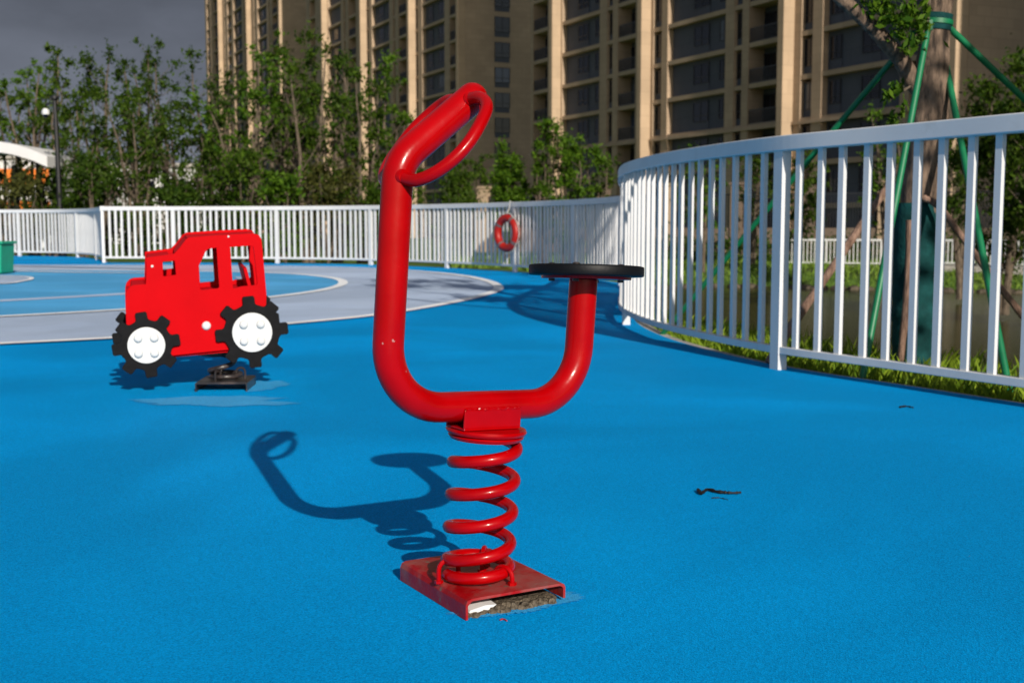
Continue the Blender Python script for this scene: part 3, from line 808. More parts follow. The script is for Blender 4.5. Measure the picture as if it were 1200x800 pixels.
# ------------------------------------------------------------------ tractor spring rider
def tractor():
    base = G(264, 452); base.z = 0
    base = Vector((-1.318, 5.52, 0))
    yaw = R(18)
    ex = Vector((math.cos(yaw), math.sin(yaw), 0))          # tail direction (right)
    ey = Vector((-math.sin(yaw), math.cos(yaw), 0))         # away from the camera
    root = thing('tractor_rider', 'red tractor-shaped spring rider with black cog wheels left of the bent pipe', 'spring rider', base)
    Wd = 0.30
    O = base - ey * 0.150 + Vector((0, 0, 0))               # near panel plane point
    z5 = lambda x, y: (100 + x / 3.3333, 240 + y / 3.3333)
    def loc(x, y):
        q = ONPLANE(*z5(x, y), O, ey) - O
        return (q.dot(ex), q.z)
    def L3(a, b, d):   # local panel coords -> root-local
        return (O - base) + ex * a + Vector((0, 0, 1)) * (b + 0.065 * d) + ey * d
    body = [(160, 470), (157, 400), (157, 352), (162, 333), (174, 319), (192, 313), (236, 310), (238, 240), (237, 206), (345, 192), (368, 168), (392, 136), (408, 127), (520, 119), (655, 112), (678, 118), (688, 134), (692, 170), (708, 350), (704, 440), (700, 500), (640, 560), (560, 566), (440, 579), (330, 590), (300, 560), (230, 500)]
    holes = [[(302, 222), (349, 219), (354, 274), (305, 280)],
             [(444, 236), (452, 222), (470, 182), (482, 172), (512, 168), (523, 322), (517, 327), (455, 333), (449, 329)],
             [(566, 165), (648, 160), (657, 166), (672, 308), (667, 314), (610, 319), (590, 325), (577, 327)]]
    import bmesh
    bodyl = [loc(*p) for p in body]; holesl = [[loc(*p) for p in h] for h in holes]
    TH = 0.017
    def panel(d0):
        bm = bmesh.new()
        edges = []
        for loop in [bodyl] + holesl:
            vs = [bm.verts.new(L3(a, b, d0)) for a, b in loop]
            for i in range(len(vs)): edges.append(bm.edges.new((vs[i], vs[(i + 1) % len(vs)])))
        bmesh.ops.triangle_fill(bm, use_beauty=True, use_dissolve=False, edges=edges, normal=-ey)

        # drop triangles inside the holes
        def inside(pt, loop):
            c = False
            for i in range(len(loop)):
                x0, y0 = loop[i]; x1, y1 = loop[i - 1]
                if (y0 > pt[1]) != (y1 > pt[1]) and pt[0] < (x1 - x0) * (pt[1] - y0) / (y1 - y0) + x0: c = not c
            return c
        kill = []
        for f in bm.faces:
            q = f.calc_center_median() - (O - base)
            pt = (q.dot(ex), q.z - 0.065 * d0)
            if any(inside(pt, h) for h in holesl) or not inside(pt, bodyl): kill.append(f)
        bmesh.ops.delete(bm, geom=kill, context='FACES_ONLY')
        bmesh.ops.recalc_face_normals(bm, faces=bm.faces[:])
        r = bmesh.ops.extrude_face_region(bm, geom=bm.faces[:])
        for q in r['geom']:
            if isinstance(q, bmesh.types.BMVert): q.co += ey * TH + Vector((0, 0, 0.065 * TH))
        bmesh.ops.recalc_face_normals(bm, faces=bm.faces[:])
        bmesh.ops.dissolve_limit(bm, angle_limit=R(1), verts=bm.verts[:], edges=bm.edges[:])
        m_ = bpy.data.meshes.new('side_panel'); bm.to_mesh(m_); bm.free(); m_.materials.append(M['red_plastic'])
        o = bpy.data.objects.new('side_panel', m_); COL.objects.link(o); o.parent = root
        b = o.modifiers.new('bevel', 'BEVEL'); b.width = 0.003; b.segments = 2; b.limit_method = 'ANGLE'; b.angle_limit = R(40)
    panel(0.0); panel(Wd - TH)
    # boards between the panels: roof, bonnet, seat, back, floor
    def board(name, p, q, th, m, d0=TH + 0.001, d1=Wd - TH - 0.001):
        a, b = loc(*p), loc(*q)
        dx, dz = b[0] - a[0], b[1] - a[1]; ln = math.hypot(dx, dz); nx_, nz_ = -dz / ln * th, dx / ln * th
        mb = MB()
        pts = [a, b, (b[0] - nx_, b[1] - nz_), (a[0] - nx_, a[1] - nz_)]
        mb.prism(pts, lambda s: L3(s[0], s[1], d0), lambda s: L3(s[0], s[1], d1))
        mb.build(name, m, root, bevel=0.002)
    board('roof_board', (400, 134), (672, 120), 0.016, M['red_plastic'])
    board('windscreen_board', (352, 196), (396, 140), 0.014, M['red_plastic'])
    board('bonnet_board', (244, 212), (330, 203), 0.014, M['red_plastic'])
    board('nose_board', (163, 345), (163, 470), -0.014, M['red_plastic'])
    board('hood_board', (180, 322), (234, 318), 0.014, M['red_plastic'])
    board('seat_board', (455, 352), (610, 336), 0.018, M['red_plastic'])
    board('back_board', (618, 250), (640, 334), -0.016, M['red_plastic'])
    board('floor_board', (340, 580), (620, 556), 0.02, M['red_plastic'])
    # wheels
    def wheel(cx, cy, ro, rr_, rh, d, off_ang, face, nt=8, tw=0.056):
        c = loc(cx, cy)
        wroot = MB()
        pts = []
        for k in range(nt):
            t0 = off_ang + 2 * PI * k / nt
            ha = math.asin(tw / 2 / ro) * 0.95; hb = math.asin(tw / 2 / rr_) * 0.86
            a1 = t0 - hb; a2_ = t0 - ha; a3 = t0 + ha; a4 = t0 + hb
            for (a_, r_) in ((a1 - 0.045, rr_), (a1, rr_ + 0.006), (a2_ - 0.0, ro - 0.007), (a2_ + 0.04, ro), (a3 - 0.04, ro), (a3, ro - 0.007), (a4, rr_ + 0.006), (a4 + 0.045, rr_)):
                pts.append((c[0] + r_ * math.cos(a_), c[1] + r_ * math.sin(a_)))
            nx0 = off_ang + 2 * PI * (k + 1) / nt - hb
            for s_ in (0.35, 0.65):
                a_ = (a4 + 0.045) * (1 - s_) + (nx0 - 0.045) * s_
                pts.append((c[0] + (rr_ - 0.002) * math.cos(a_), c[1] + (rr_ - 0.002) * math.sin(a_)))
        t_ = 0.018
        wroot.prism(pts, lambda s: L3(s[0], s[1], d), lambda s: L3(s[0], s[1], d + t_))
        w = wroot.build('wheel', M['black_plastic'], root, bevel=0.002)
        fd = d - 0.008 if face < 0 else d + t_
        mb = MB(); N = 40
        cp = [(c[0] + rh * math.cos(2 * PI * k / N), c[1] + rh * math.sin(2 * PI * k / N)) for k in range(N)]
        mb.prism(cp, lambda s: L3(s[0], s[1], fd), lambda s: L3(s[0], s[1], fd + 0.008))
        mb.build('hub', M['white_plastic'], w, bevel=0.002)
        for k in range(4):
            a_ = R(45 + 90 * k)
            q = L3(c[0] + rh * 0.60 * math.cos(a_), c[1] + rh * 0.60 * math.sin(a_), fd if face < 0 else fd + 0.008)
            T = Matrix.Translation(q) @ (ey * face).to_track_quat('Z', 'Y').to_matrix().to_4x4()
            mb = MB(); mb.lathe([(0.0195, -0.001), (0.0192, 0.008), (0.0165, 0.014), (0.010, 0.018), (0.002, 0.019)], 20, T)
            mb.build('bolt_cap', M['white_plastic'], w, smooth=True, angle=60)
    for face, d in ((-1, -0.019), (1, Wd + 0.001)):
        wheel(238, 545, 0.147, 0.112, 0.080, d, R(98), face)
        wheel(650, 495, 0.164, 0.126, 0.089, d, R(95), face, tw=0.060)
    for (x, y, r_) in ((473, 472, 0.020), (261, 240, 0.006), (559, 118 + 6, 0.005)):
        a, b = loc(x, y)
        T = Matrix.Translation(L3(a, b, 0)) @ (ey * -1).to_track_quat('Z', 'Y').to_matrix().to_4x4()
        mb = MB(); mb.lathe([(r_, -0.001), (r_ * .97, 0.2 * r_), (r_ * .8, 0.5 * r_), (r_ * .45, 0.68 * r_), (0.001, 0.72 * r_)], 22, T)
        mb.build('bolt_cap', M['white_plastic'], root, smooth=True, angle=60)
    # handlebar across the cab and the footrest bar
    a, b = loc(420, 330)
    # steel mount, coil and anchor plate
    zf = loc(500, 590)[1]
    c = loc(540, 575)
    mb = MB(); q0 = L3(c[0] - 0.10, zf - 0.012, 0.06); 
    mb.prism([(c[0] - 0.11, zf - 0.004), (c[0] + 0.10, zf + 0.012), (c[0] + 0.10, zf + 0.020), (c[0] - 0.11, zf + 0.005)], lambda s: L3(s[0], s[1], 0.04), lambda s: L3(s[0], s[1], Wd - 0.05))
    mb.build('mount_plate', M['black_steel'], root)
    mb = MB(); pts = []
    topc = L3(c[0] - 0.02, zf - 0.012, Wd / 2); botc = Vector((0, -0.055, 0.056))
    turns = 2.35; N = 140
    for i in range(N + 1):
        tt = i / N * turns; f = min(1, max(0, (tt - 0.85) / (turns - 1.35)))
        ang = R(200) + tt * 2 * PI
        cc = botc.lerp(topc, f) + Vector((0, 0, 0.012 * min(1, tt / .85) * (1 - f)))
        pts.append(cc + Vector((math.cos(ang), math.sin(ang), 0)) * 0.066)
    mb.tube(pts, 0.0115, 14); mb.build('coil_spring', M['black_steel'], root, smooth=True)
    PT = Matrix.Rotation(R(3), 4, 'Z')
    mb = MB(); hx, hy, zt = 0.116, 0.125, 0.043
    PT = Matrix.Translation((0, -0.055, 0)) @ PT
    prof = [(-hx, 0.0005), (-hx, zt - 0.006), (-hx + 0.006, zt), (hx - 0.006, zt), (hx, zt - 0.006), (hx, 0.0005), (hx - 0.005, 0.0005), (hx - 0.005, zt - 0.009), (-hx + 0.005, zt - 0.009), (-hx + 0.005, 0.0005)]
    mb.prism(prof, lambda p: PT @ Vector((p[0], -hy, p[1])), lambda p: PT @ Vector((p[0], hy, p[1])))
    mb.build('anchor_plate', M['black_steel'], root)
    for ang in (R(250), R(10), R(130)):
        rd = Vector((math.cos(ang), math.sin(ang), 0)); cc = rd * 0.066 + Vector((0, -0.055, 0))
        pth = [cc - rd * 0.02 + Vector((0, 0, zt))] + [cc - rd * 0.02 * math.cos(q) + Vector((0, 0, 0.074 + 0.019 * math.sin(q))) for q in np.linspace(0, PI, 9)] + [cc + rd * 0.02 + Vector((0, 0, zt))]
        mb = MB(); mb.tube(pth, 0.005, 8); mb.build('clamp', M['black_steel'], root, smooth=True)
tractor()

# ------------------------------------------------------------------ lifebuoy on the far railing
def lifebuoy():
    c = AT(594, 273, 18.85); t = Vector((-0.62, 0.785, 0)).normalized(); nrm = Vector((t.y, -t.x, 0))
    if nrm.y > 0: nrm = -nrm
    c = Vector((c.x, c.y, c.z)) 
    root = thing('lifebuoy', 'red ring lifebuoy hung on the back railing', 'lifebuoy', (c.x, c.y, c.z))
    up = Vector((0, 0, 1)); Rm, rm = 0.235, 0.062
    pts = [(t * math.cos(q) + up * math.sin(q)) * Rm for q in np.linspace(0, 2 * PI, 41)[:-1]]
    mb = MB(); mb.tube(pts, rm, 16, closed=True); mb.build('ring', M['redbuoy'], root, smooth=True)
    for k in range(4):
        q0 = R(30 + 90 * k)
        mb = MB(); mb.tube([(t * math.cos(q) + up * math.sin(q)) * Rm for q in np.linspace(q0, q0 + 0.2, 4)], rm + 0.004, 16); mb.build('band', M['band'], root, smooth=True)
    rp = []
    for q in np.linspace(0, 2 * PI, 81)[:-1]:
        k = abs(math.sin(2 * (q - R(36)))); rp.append((t * math.cos(q) + up * math.sin(q)) * (Rm + rm + 0.004 + 0.02 * k) + nrm * 0.012)
    mb = MB(); mb.tube(rp, 0.007, 6, closed=True); mb.build('grab_rope', M['rope'], root, smooth=True)
    mb = MB(); mb.tube([up * (Rm + rm), up * (Rm + rm + 0.09) - nrm * 0.05, up * 0.50 - nrm * 0.06, up * 0.44 - nrm * 0.15], 0.008, 6); mb.build('hanging_cord', M['rope'], root, smooth=True)
lifebuoy()

# ------------------------------------------------------------------ twigs and litter on the floor
def debris():
    def twig(name, label, cat, pts, r, m, rs=None):
        P = [G(x, y) for x, y in pts]; o = P[0].copy()
        q = catmull([p - o + Vector((0, 0, r * 0.9)) for p in P], 5)
        rr = random.Random(len(pts)); rs = [r * rr.uniform(.55, 1.25) * (1 - 0.5 * i / len(q)) for i in range(len(q))]
        mb = MB(); mb.tube(q, r, 7, rs=rs); ob = mb.build(name, m, smooth=True); ob.location = o
        tag(ob, label, cat); return ob
    dk = mat('wet_black_twig', (0.008, 0.006, 0.006), 0.6, 0.3)
    twig('twig', 'black broken twig on bare blue floor right of the coil spring', 'twig', [(818, 576), (822, 580), (829, 575.5), (840, 578), (850, 579), (860, 579.5), (868, 579)], 0.0065, dk)
    twig('twig', 'short thin sliver lying just below the black broken twig', 'twig', [(834, 584), (843, 583.5), (853, 586)], 0.002, dk)
    twig('twig', 'small dark sliver near the near railing, right side of the floor', 'twig', [(1054, 478), (1062, 477), (1070, 478.5)], 0.005, dk)
    red = mat('red_paint_chip', (0.35, 0.02, 0.02), 0.5)
    twig('paint_chip', 'tiny red paint flake in front of the red anchor plate', 'paint flake', [(586, 727), (590, 726), (594, 728)], 0.0022, red)
debris()

# ------------------------------------------------------------------ green box at the left edge
def green_box():
    p = G(2, 322); 
    root = thing('green_box', 'green plastic box with rim on the floor at the left edge', 'box', (p.x - 0.37, p.y + 0.2, 0.017))
    mb = MB(); mb.prism([(-0.40, -0.25), (0.40, -0.25), (0.40, 0.25), (-0.40, 0.25)], lambda s: Vector((s[0] * .93, s[1] * .93, 0)), lambda s: Vector((s[0], s[1], 0.44)))
    mb.build('body', M['green_box'], root, bevel=0.02)
    mb = MB(); mb.box((-0.43, -0.28, 0.441), (0.43, 0.28, 0.48)); mb.build('lid', M['green_box'], root, bevel=0.012)
green_box()

# ------------------------------------------------------------------ apartment towers
U_ = Vector((0.43, -0.903, 0)).normalized()
ROTT = math.atan2(U_.y, U_.x)
FH = 2.95
WINCACHE = {}
def win_mesh(w, h):
    k = (round(w, 1), round(h, 1))
    if k not in WINCACHE:
        w, h = k
        f = MB(); t = 0.07
        f.box((0, -0.05, 0), (w, 0.05, t)); f.box((0, -0.05, h - t), (w, 0.05, h)); f.box((0, -0.05, t), (t, 0.05, h - t)); f.box((w - t, -0.05, t), (w, 0.05, h - t))
        if w > 0.9: f.box((w * .5 - .03, -0.045, t), (w * .5 + .03, 0.045, h - t))
        f.box((t, -0.045, h * .3 - .03), (w - t, 0.045, h * .3 + .03))
        g = MB(); g.box((t, -0.01, t), (w - t, 0.01, h - t))
        WINCACHE[k] = (f.mesh('window', M['frame']), g.mesh('pane', M['glass']), f, g)
    return WINCACHE[k]
def tower(label, corner, L, floors, fins, blocks, depth=15.0, total=14, zbase=-1.0, endwin=(3.8, 5.8), ledge=3, fdep=0.95):
    org = Vector((corner[0], corner[1], zbase)) - U_ * L
    root = thing('apartment_tower', label, 'apartment tower', org, ROTT)
    H = total * FH
    wall = MB(); clad = MB(); wins = []; rails = []
    wall.box((0, 1.62, 0), (L - 0.02, depth, H))                         # core
    wall.box((L - 0.5, 0.0, 0), (L, depth + 0.01, H))                    # end wall
    # piers between openings
    op = sorted(blocks, key=lambda b: b[1]); x = 0.0
    for b in op:
        if b[1] - x > 0.02: wall.box((x, 0, 0), (b[1], 1.6, H))
        x = b[2]
    if x < L - 0.5: wall.box((x, 0, 0), (L - 0.502, 1.6, H))
    for b in op:
        kind, x0, x1 = b[:3]
        if kind == 'clad':
            clad.box((x0 + 0.002, 0.55, 0), (x1 - 0.002, 1.59, H))
        elif kind == 'bal':
            wall.box((x0 + (x1 - x0) * .58, 1.05, 0), (x1 - 0.002, 1.61, H)); clad.box((x0 + 0.002, 1.45, 0), (x0 + (x1 - x0) * .575, 1.61, H))
        for f in range(total):
            z = f * FH
            bh = 0.34
            wall.box((x0 + 0.001, 0.045, z - 0.10), (x1 - 0.001, 1.60, z + bh - 0.10))
            if f >= floors: continue
            if kind == 'clad':
                for (w0, w1) in b[3]:
                    wins.append((w0, 0.50, z + 0.95, w1 - w0, 1.62, 0))
                    clad.box((w0 - 0.03, 0.47, z + 0.30), (w1 + 0.03, 0.549, z + 0.93))
            elif kind == 'win':
                wins.append((x0, 0.35, z + 0.75, x1 - x0, 1.92, 0))
                clad.box((x0 + 0.002, 0.32, z + 0.25), (x1 - 0.002, 0.9, z + 0.745))
            else:
                wins.append((x0 + 0.1, 1.38, z + 0.26, (x1 - x0) * .5, 2.25, 0))
                rails.append((x0, x1, z + 0.25))
    for s0_ in ([endwin] if endwin else []):
        for f in range(floors):
            wins.append((s0_[0], L, f * FH + 0.85, s0_[1] - s0_[0], 1.75, 1)); clad.box((L + 0.001, s0_[0], f * FH + 0.30), (L + 0.03, s0_[1], f * FH + 0.845))
    wall.box((-0.06, -0.14, ledge * FH - 0.2), (L + 0.08, -0.001, ledge * FH + 0.02))
    wall.box((L + 0.001, 0, ledge * FH - 0.2), (L + 0.08, depth, ledge * FH + 0.02))
    wall.build('wall', M['stone'], root)
    clad.build('grey_cladding', M['clad'], root)
    for fx in fins:
        mb = MB(); mb.box((fx - 0.62, -fdep, 0), (fx, -0.142, H)); mb.box((fx - 0.60, -0.141, 0), (fx - 0.02, -0.001, ledge * FH - 0.21)); mb.box((fx - 0.60, -0.141, ledge * FH + 0.03), (fx - 0.02, -0.001, H))
        mb.build('pilaster', M['stone_pale'], root)
    Rz = Matrix.Rotation(ROTT, 4, 'Z')
    def key(w):
        p = Vector((w[0], w[1], w[2])) if not w[5] else Vector((L, w[0], w[2]))
        q = org + (Rz @ p)
        return q.length + (500 if not (-0.44 < q.x / q.y < 0.44 and q.z < CAMH + q.y * 0.2) else 0)
    wins.sort(key=key)
    rf, rg = MB(), MB()
    for i, (x, y, z, w, h, side) in enumerate(wins):
        fm, gm, fb, gb = win_mesh(w, h)
        if not side: loc, rz = Vector((x, y, z)), 0.0
        else: loc, rz = Vector((L + 0.03, x, z)), PI / 2
        if i < 100:
            o = inst('window', fm, root, loc, rz)
            inst('pane', gm, o)
        else:
            T = Matrix.Translation(loc) @ Matrix.Rotation(rz, 4, 'Z')
            for src, dst in ((fb, rf), (gb, rg)):
                dst.add([T @ q for q in src.v], src.f)
    if rf.v:
        o = tag(rf.build('window_row', M['frame'], root), kind='stuff'); tag(rg.build('pane', M['glass'], o), kind='stuff')
    rails.sort(key=lambda r: key((r[0], 0, r[2], 0, 0, 0)))
    rest = MB()
    for i, (x0, x1, z) in enumerate(rails):
        mb = MB() if i < 100 else rest
        mb.box((x0 + 0.01, 0.10, z + 0.98), (x1 - 0.01, 0.16, z + 1.04)); mb.box((x0 + 0.01, 0.10, z), (x1 - 0.01, 0.16, z + 0.06))
        nn = int((x1 - x0) / 0.16)
        for k in range(nn + 1):
            xx = x0 + 0.04 + (x1 - x0 - 0.08) * k / nn
            mb.box((xx - 0.02, 0.11, z + 0.061), (xx + 0.02, 0.15, z + 0.979))
        if i < 100: mb.build('balcony_rail', M['rail'], root)
    if rest.v: tag(rest.build('balcony_rail_run', M['rail'], root), kind='stuff')
    return root
blA = [('bal', 0.5, 3.7), ('clad', 6.65, 13.9, [(9.0, 11.0), (12.3, 13.7)]), ('win', 15.2, 16.2), ('bal', 17.1, 20.1), ('win', 22.9, 24.2),
       ('clad', 25.1, 33.1, [(28.2, 30.3), (31.7, 32.9)]), ('win', 34.2, 35.2), ('bal', 36.0, 39.4), ('win', 42.0, 43.2),
       ('clad', 44.2, 51.6, [(44.5, 45.6), (47.6, 49.3)]), ('win', 52.4, 53.3)]
tower('wide apartment block behind the right railing and staked tree, nearest of the beige towers', (26.4, 70.5), 57.0, 9, [6.45, 22.55, 41.25, 57.0], blA, total=18, endwin=(5.3, 7.3))
blB = [('bal', 2.0, 5.2), ('win', 9.2, 10.4), ('clad', 12.3, 19, [(14, 16), (17.6, 18.8)]), ('win', 20.3, 21.3), ('bal', 22.6, 26.2), ('win', 31, 32.1),
       ('clad', 33.4, 40.8, [(35.2, 37.2), (38.8, 40.4)]), ('win', 42.2, 43.1), ('bal', 44.4, 47.4), ('win', 50.6, 51.6), ('clad', 53, 60.6, [(54.2, 55.6), (57.6, 59.7)]), ('bal', 62.2, 65.2)]
tower('beige tower with an end wall of single stacked windows, seen behind the rider handle', (-5.5, 143), 67.0, 11, [12.0, 31.1, 50.7, 67.0], blB, total=21, endwin=(3.8, 5.75))
blC = [('bal', 2, 5), ('win', 6.5, 7.7), ('clad', 9, 16.5, [(10.4, 12.4), (14, 16)]), ('win', 21, 22.4), ('bal', 24, 28), ('clad', 30, 38, [(31.5, 33.5), (35.5, 37.5)]), ('win', 40, 41.4), ('bal', 42.4, 44.4), ('win', 48.5, 49.8),
       ('clad', 51.5, 59, [(53, 55.4), (56.5, 58)]), ('win', 60.4, 61.6), ('bal', 63, 67), ('win', 68.4, 70)]
tower('farthest beige tower rising against the grey sky above the tree row', (-42, 225), 72.0, 16, [19.0, 46.0, 72.0], blC, total=22, endwin=None)
tower('beige tower out of view on the right, added to shade the end of the nearest block', (58.5, -1.5), 57.0, 9, [6.45, 22.55, 41.25, 57.0], blA, total=18, endwin=(5.3, 7.3))  # unseen tower, put here so its shadow covers the nearest block's end wall

# ------------------------------------------------------------------ trees
def leaves(rng, clumps, n, size, jitter=0.5):
    """clumps: (centre, radius vector); quads shaped like leaves"""
    vs = np.zeros((n, 4, 3)); tot = sum(c[1][0] * c[1][1] * c[1][2] for c in clumps)
    ws = np.array([(c[1][0] * c[1][1] * c[1][2]) ** 0.75 for c in clumps]); ws /= ws.sum()
    idx = rng.choice(len(clumps), n, p=ws)
    C = np.array([tuple(c[0]) for c in clumps])[idx]; Rr = np.array([tuple(c[1]) for c in clumps])[idx]
    d = rng.normal(size=(n, 3)); d /= np.linalg.norm(d, axis=1)[:, None]
    rad = np.clip(np.abs(rng.normal(0, 0.72, n)), 0.05, 1.75)[:, None]
    pos = C + d * Rr * rad
    a = rng.normal(size=(n, 3)); a[:, 2] -= 0.35; a /= np.linalg.norm(a, axis=1)[:, None]
    b = np.cross(a, rng.normal(size=(n, 3))); b /= np.linalg.norm(b, axis=1)[:, None]
    s = size * rng.uniform(1 - jitter, 1 + jitter, n)[:, None]
    vs[:, 0] = pos - a * s; vs[:, 1] = pos + b * s * 0.42; vs[:, 2] = pos + a * s; vs[:, 3] = pos - b * s * 0.42
    return vs.reshape(-1, 3)
def leafmesh(name, V, m):
    n = len(V) // 4
    me = bpy.data.meshes.new(name)
    me.vertices.add(len(V)); me.vertices.foreach_set('co', V.astype(np.float32).ravel())
    me.loops.add(n * 4); me.loops.foreach_set('vertex_index', np.arange(n * 4, dtype=np.int32))
    me.polygons.add(n); me.polygons.foreach_set('loop_start', np.arange(0, n * 4, 4, dtype=np.int32)); me.polygons.foreach_set('loop_total', np.full(n, 4, dtype=np.int32))
    me.materials.append(m); me.update(calc_edges=True)
    return me
def slender(label, x, y, h, wd, seed, m='leaf_mid', n=2600, leaf=0.075, stems=3, low=0.25, name='slender_tree', cat='tree', spread=1.0, group=None, dense=1.0, z=None):
    rng = np.random.default_rng(seed)
    z = tz(x, y) if z is None else z
    root = thing(name, label, cat, (x, y, z), 0, group)
    tr = MB(); cl = []
    r0 = 0.014 * h + 0.01
    for s in range(stems):
        a = rng.uniform(0, 2 * PI); top = Vector((math.cos(a), math.sin(a), 0)) * wd * 0.5 * rng.uniform(.2, .8) * spread
        hh = h * rng.uniform(0.72, 0.97) if s else h * 0.97
        b0 = Vector((math.cos(a), math.sin(a), 0)) * 0.10 * (stems > 1)
        pts = [b0 + top * (t ** 1.4) + Vector((rng.normal() * .05 * h * .2 * t, rng.normal() * .05 * h * .2 * t, hh * t)) for t in np.linspace(0, 1, 8)]
        tr.tube(pts, r0, 7, rs=[r0 * (1 - 0.85 * i / 7) for i in range(8)])
        for t in np.arange(low, 1.0, 0.085):
            i = min(int(t * 7), 6); p = pts[i].lerp(pts[i + 1], t * 7 - i)
            k = (1 - abs(t - 0.55) * 0.9) * wd * 0.5
            for _ in range(2):
                if rng.random() < 0.22: continue
                a2 = rng.uniform(0, 2 * PI); ln = k * rng.uniform(0.3, 1.0)
                q = p + Vector((math.cos(a2) * ln, math.sin(a2) * ln, ln * rng.uniform(0.5, 1.3)))
                tr.tube([p, p.lerp(q, .5) + Vector((0, 0, -.02)), q], 0.01, 4, rs=[r0 * .35 * (1.1 - t), r0 * .25 * (1.1 - t), 0.004])
                rr = rng.uniform(0.12, 0.30) * wd * 0.5 * dense
                cl.append((q, (rr, rr, rr * rng.uniform(.7, 1.3))))
        cl.append((pts[-1], (0.10 * wd, 0.10 * wd, 0.16 * wd)))
    tr.build('trunk', M['bark_thin'], root, smooth=True)
    V = leaves(rng, cl, n, leaf)
    inst('crown', leafmesh('crown', V, M[m]), root)
    return root
def shrub(label, x, y, h, wd, seed, m='leaf_dark', n=2500, leaf=0.06, name='shrub', cat='shrub', z=None):
    rng = np.random.default_rng(seed); z = tz(x, y) if z is None else z
    root = thing(name, label, cat, (x, y, z))
    tr = MB(); cl = []
    for s in range(7):
        a = rng.uniform(0, 2 * PI); q = Vector((math.cos(a) * wd * .4 * rng.uniform(.1, 1), math.sin(a) * wd * .4 * rng.uniform(.1, 1), h * rng.uniform(.5, .85)))
        tr.tube([Vector((0, 0, 0)), q * 0.5 + Vector((0, 0, .05)), q], .02, 5, rs=[.03, .02, .008])
    tr.build('stems', M['bark_thin'], root, smooth=True)
    for s in range(26):
        a = rng.uniform(0, 2 * PI); ra = math.sqrt(rng.uniform(0, 1)) * wd * .42; zz = rng.uniform(0.12, 0.88) * h
        k = math.sqrt(max(0.1, 1 - (zz / h) ** 2 * .9))
        rr = rng.uniform(.12, .24) * wd
        cl.append((Vector((math.cos(a) * ra * k, math.sin(a) * ra * k, zz)), (rr, rr, rr * .9)))
    inst('foliage', leafmesh('foliage', leaves(rng, cl, n, leaf), M[m]), root)
    return root

def pxx(px, Y): return (px - 600) / FPX * Y * 1.0
def topz(py, Y): return AT(600, py, Y).z
ROW = [  # px, distance, top py, width m, leaf material, label
    (8, 35, 95, 1.5, 'leaf_mid', 'leafy tree at the left edge, over the white canopy'),
    (42, 34.5, 62, 1.5, 'leaf', 'tall thin bright green tree just left of the black lamp post'),
    (62, 34, 38, 1.6, 'leaf_mid', 'tallest slender tree, its bare tip poking up above the lamp post'),
    (98, 32, 100, 1.8, 'leaf_mid', 'slender tree just right of the black lamp post'),
    (125, 36, 42, 2.3, 'leaf_dark', 'dark bushy-topped tree, second tall crown right of the lamp post'),
    (165, 32, 90, 2.0, 'leaf_mid', 'slender tree with a pale forked trunk, above the left end post of the back railing'),
    (172, 38, 42, 1.4, 'leaf_dark', 'narrow dark tree behind the pale forked trunk'),
    (208, 36, 48, 2.1, 'leaf_dark', 'dark tree with a broad top against the grey sky, left of the towers'),
    (228, 32, 125, 2.2, 'leaf_mid', 'lower bushy tree directly behind the red tractor bonnet'),
    (262, 33, 52, 2.0, 'leaf_dark', 'slender tree covering the left corner of the farthest tower'),
    (292, 31, 44, 1.9, 'leaf', 'tall tree standing behind the tractor cab roof'),
    (330, 33, 34, 2.1, 'leaf_mid', 'tall tree right of the tractor, in front of the farthest tower'),
    (362, 31, 28, 1.9, 'leaf_mid', 'highest tree in front of the brown end wall of the farthest tower'),
    (395, 34, 46, 1.9, 'leaf_dark', 'slender dark tree with leaning bare stems, left of the red pipe'),
    (426, 31, 66, 1.7, 'leaf_mid', 'last tree of the left row, just left of the tall red pipe'),
    (462, 33, 64, 1.6, 'leaf', 'thin open tree seen directly behind the tall red pipe'),
]
for i, (px, Yd, ty, wd, lm, lab) in enumerate(ROW):
    x = pxx(px, Yd); z = tz(x, Yd)
    slender(lab, x, Yd, topz(ty, Yd) - z - 0.22 * wd, wd * 0.92, 100 + i, lm, n=4200, leaf=0.060, stems=4 + i % 2, low=0.14, group='slender trees behind the back railing')
LOWS = [(20, 29.8, 190, 2.6, 'leaf_olive', 'brownish shrub behind the railing at the left edge'), (112, 31, 165, 2.8, 'leaf_dark', 'dark shrub between the lamp post and the end of the railing'),
        (200, 30.5, 205, 2.6, 'leaf_dark', 'dark green shrub behind the tractor nose'), (285, 30, 158, 2.6, 'leaf_mid', 'shrub showing above the tractor cab roof'),
        (335, 29.5, 195, 1.7, 'leaf', 'bright yellow-green shrub right of the tractor cab'), (385, 30.5, 172, 2.5, 'leaf_olive', 'olive shrub among bare stems right of the bright shrub'),
        (445, 29.5, 205, 1.9, 'leaf_mid', 'shrub right behind the tall red pipe'), (152, 34, 150, 2.9, 'leaf_mid', 'mid green shrub filling the gap under the forked tree'), (60, 33.5, 196, 2.6, 'leaf_mid', 'shrub at the foot of the black lamp post'), (245, 35, 140, 3.2, 'leaf_dark', 'broad dark shrub deep behind the tractor bonnet')]
for i, (px, Yd, ty, wd, lm, lab) in enumerate(LOWS):
    x = pxx(px, Yd); z = tz(x, Yd); shrub(lab, x, Yd, topz(ty, Yd) - z, wd * 0.8, 300 + i, lm, 2500, 0.062)

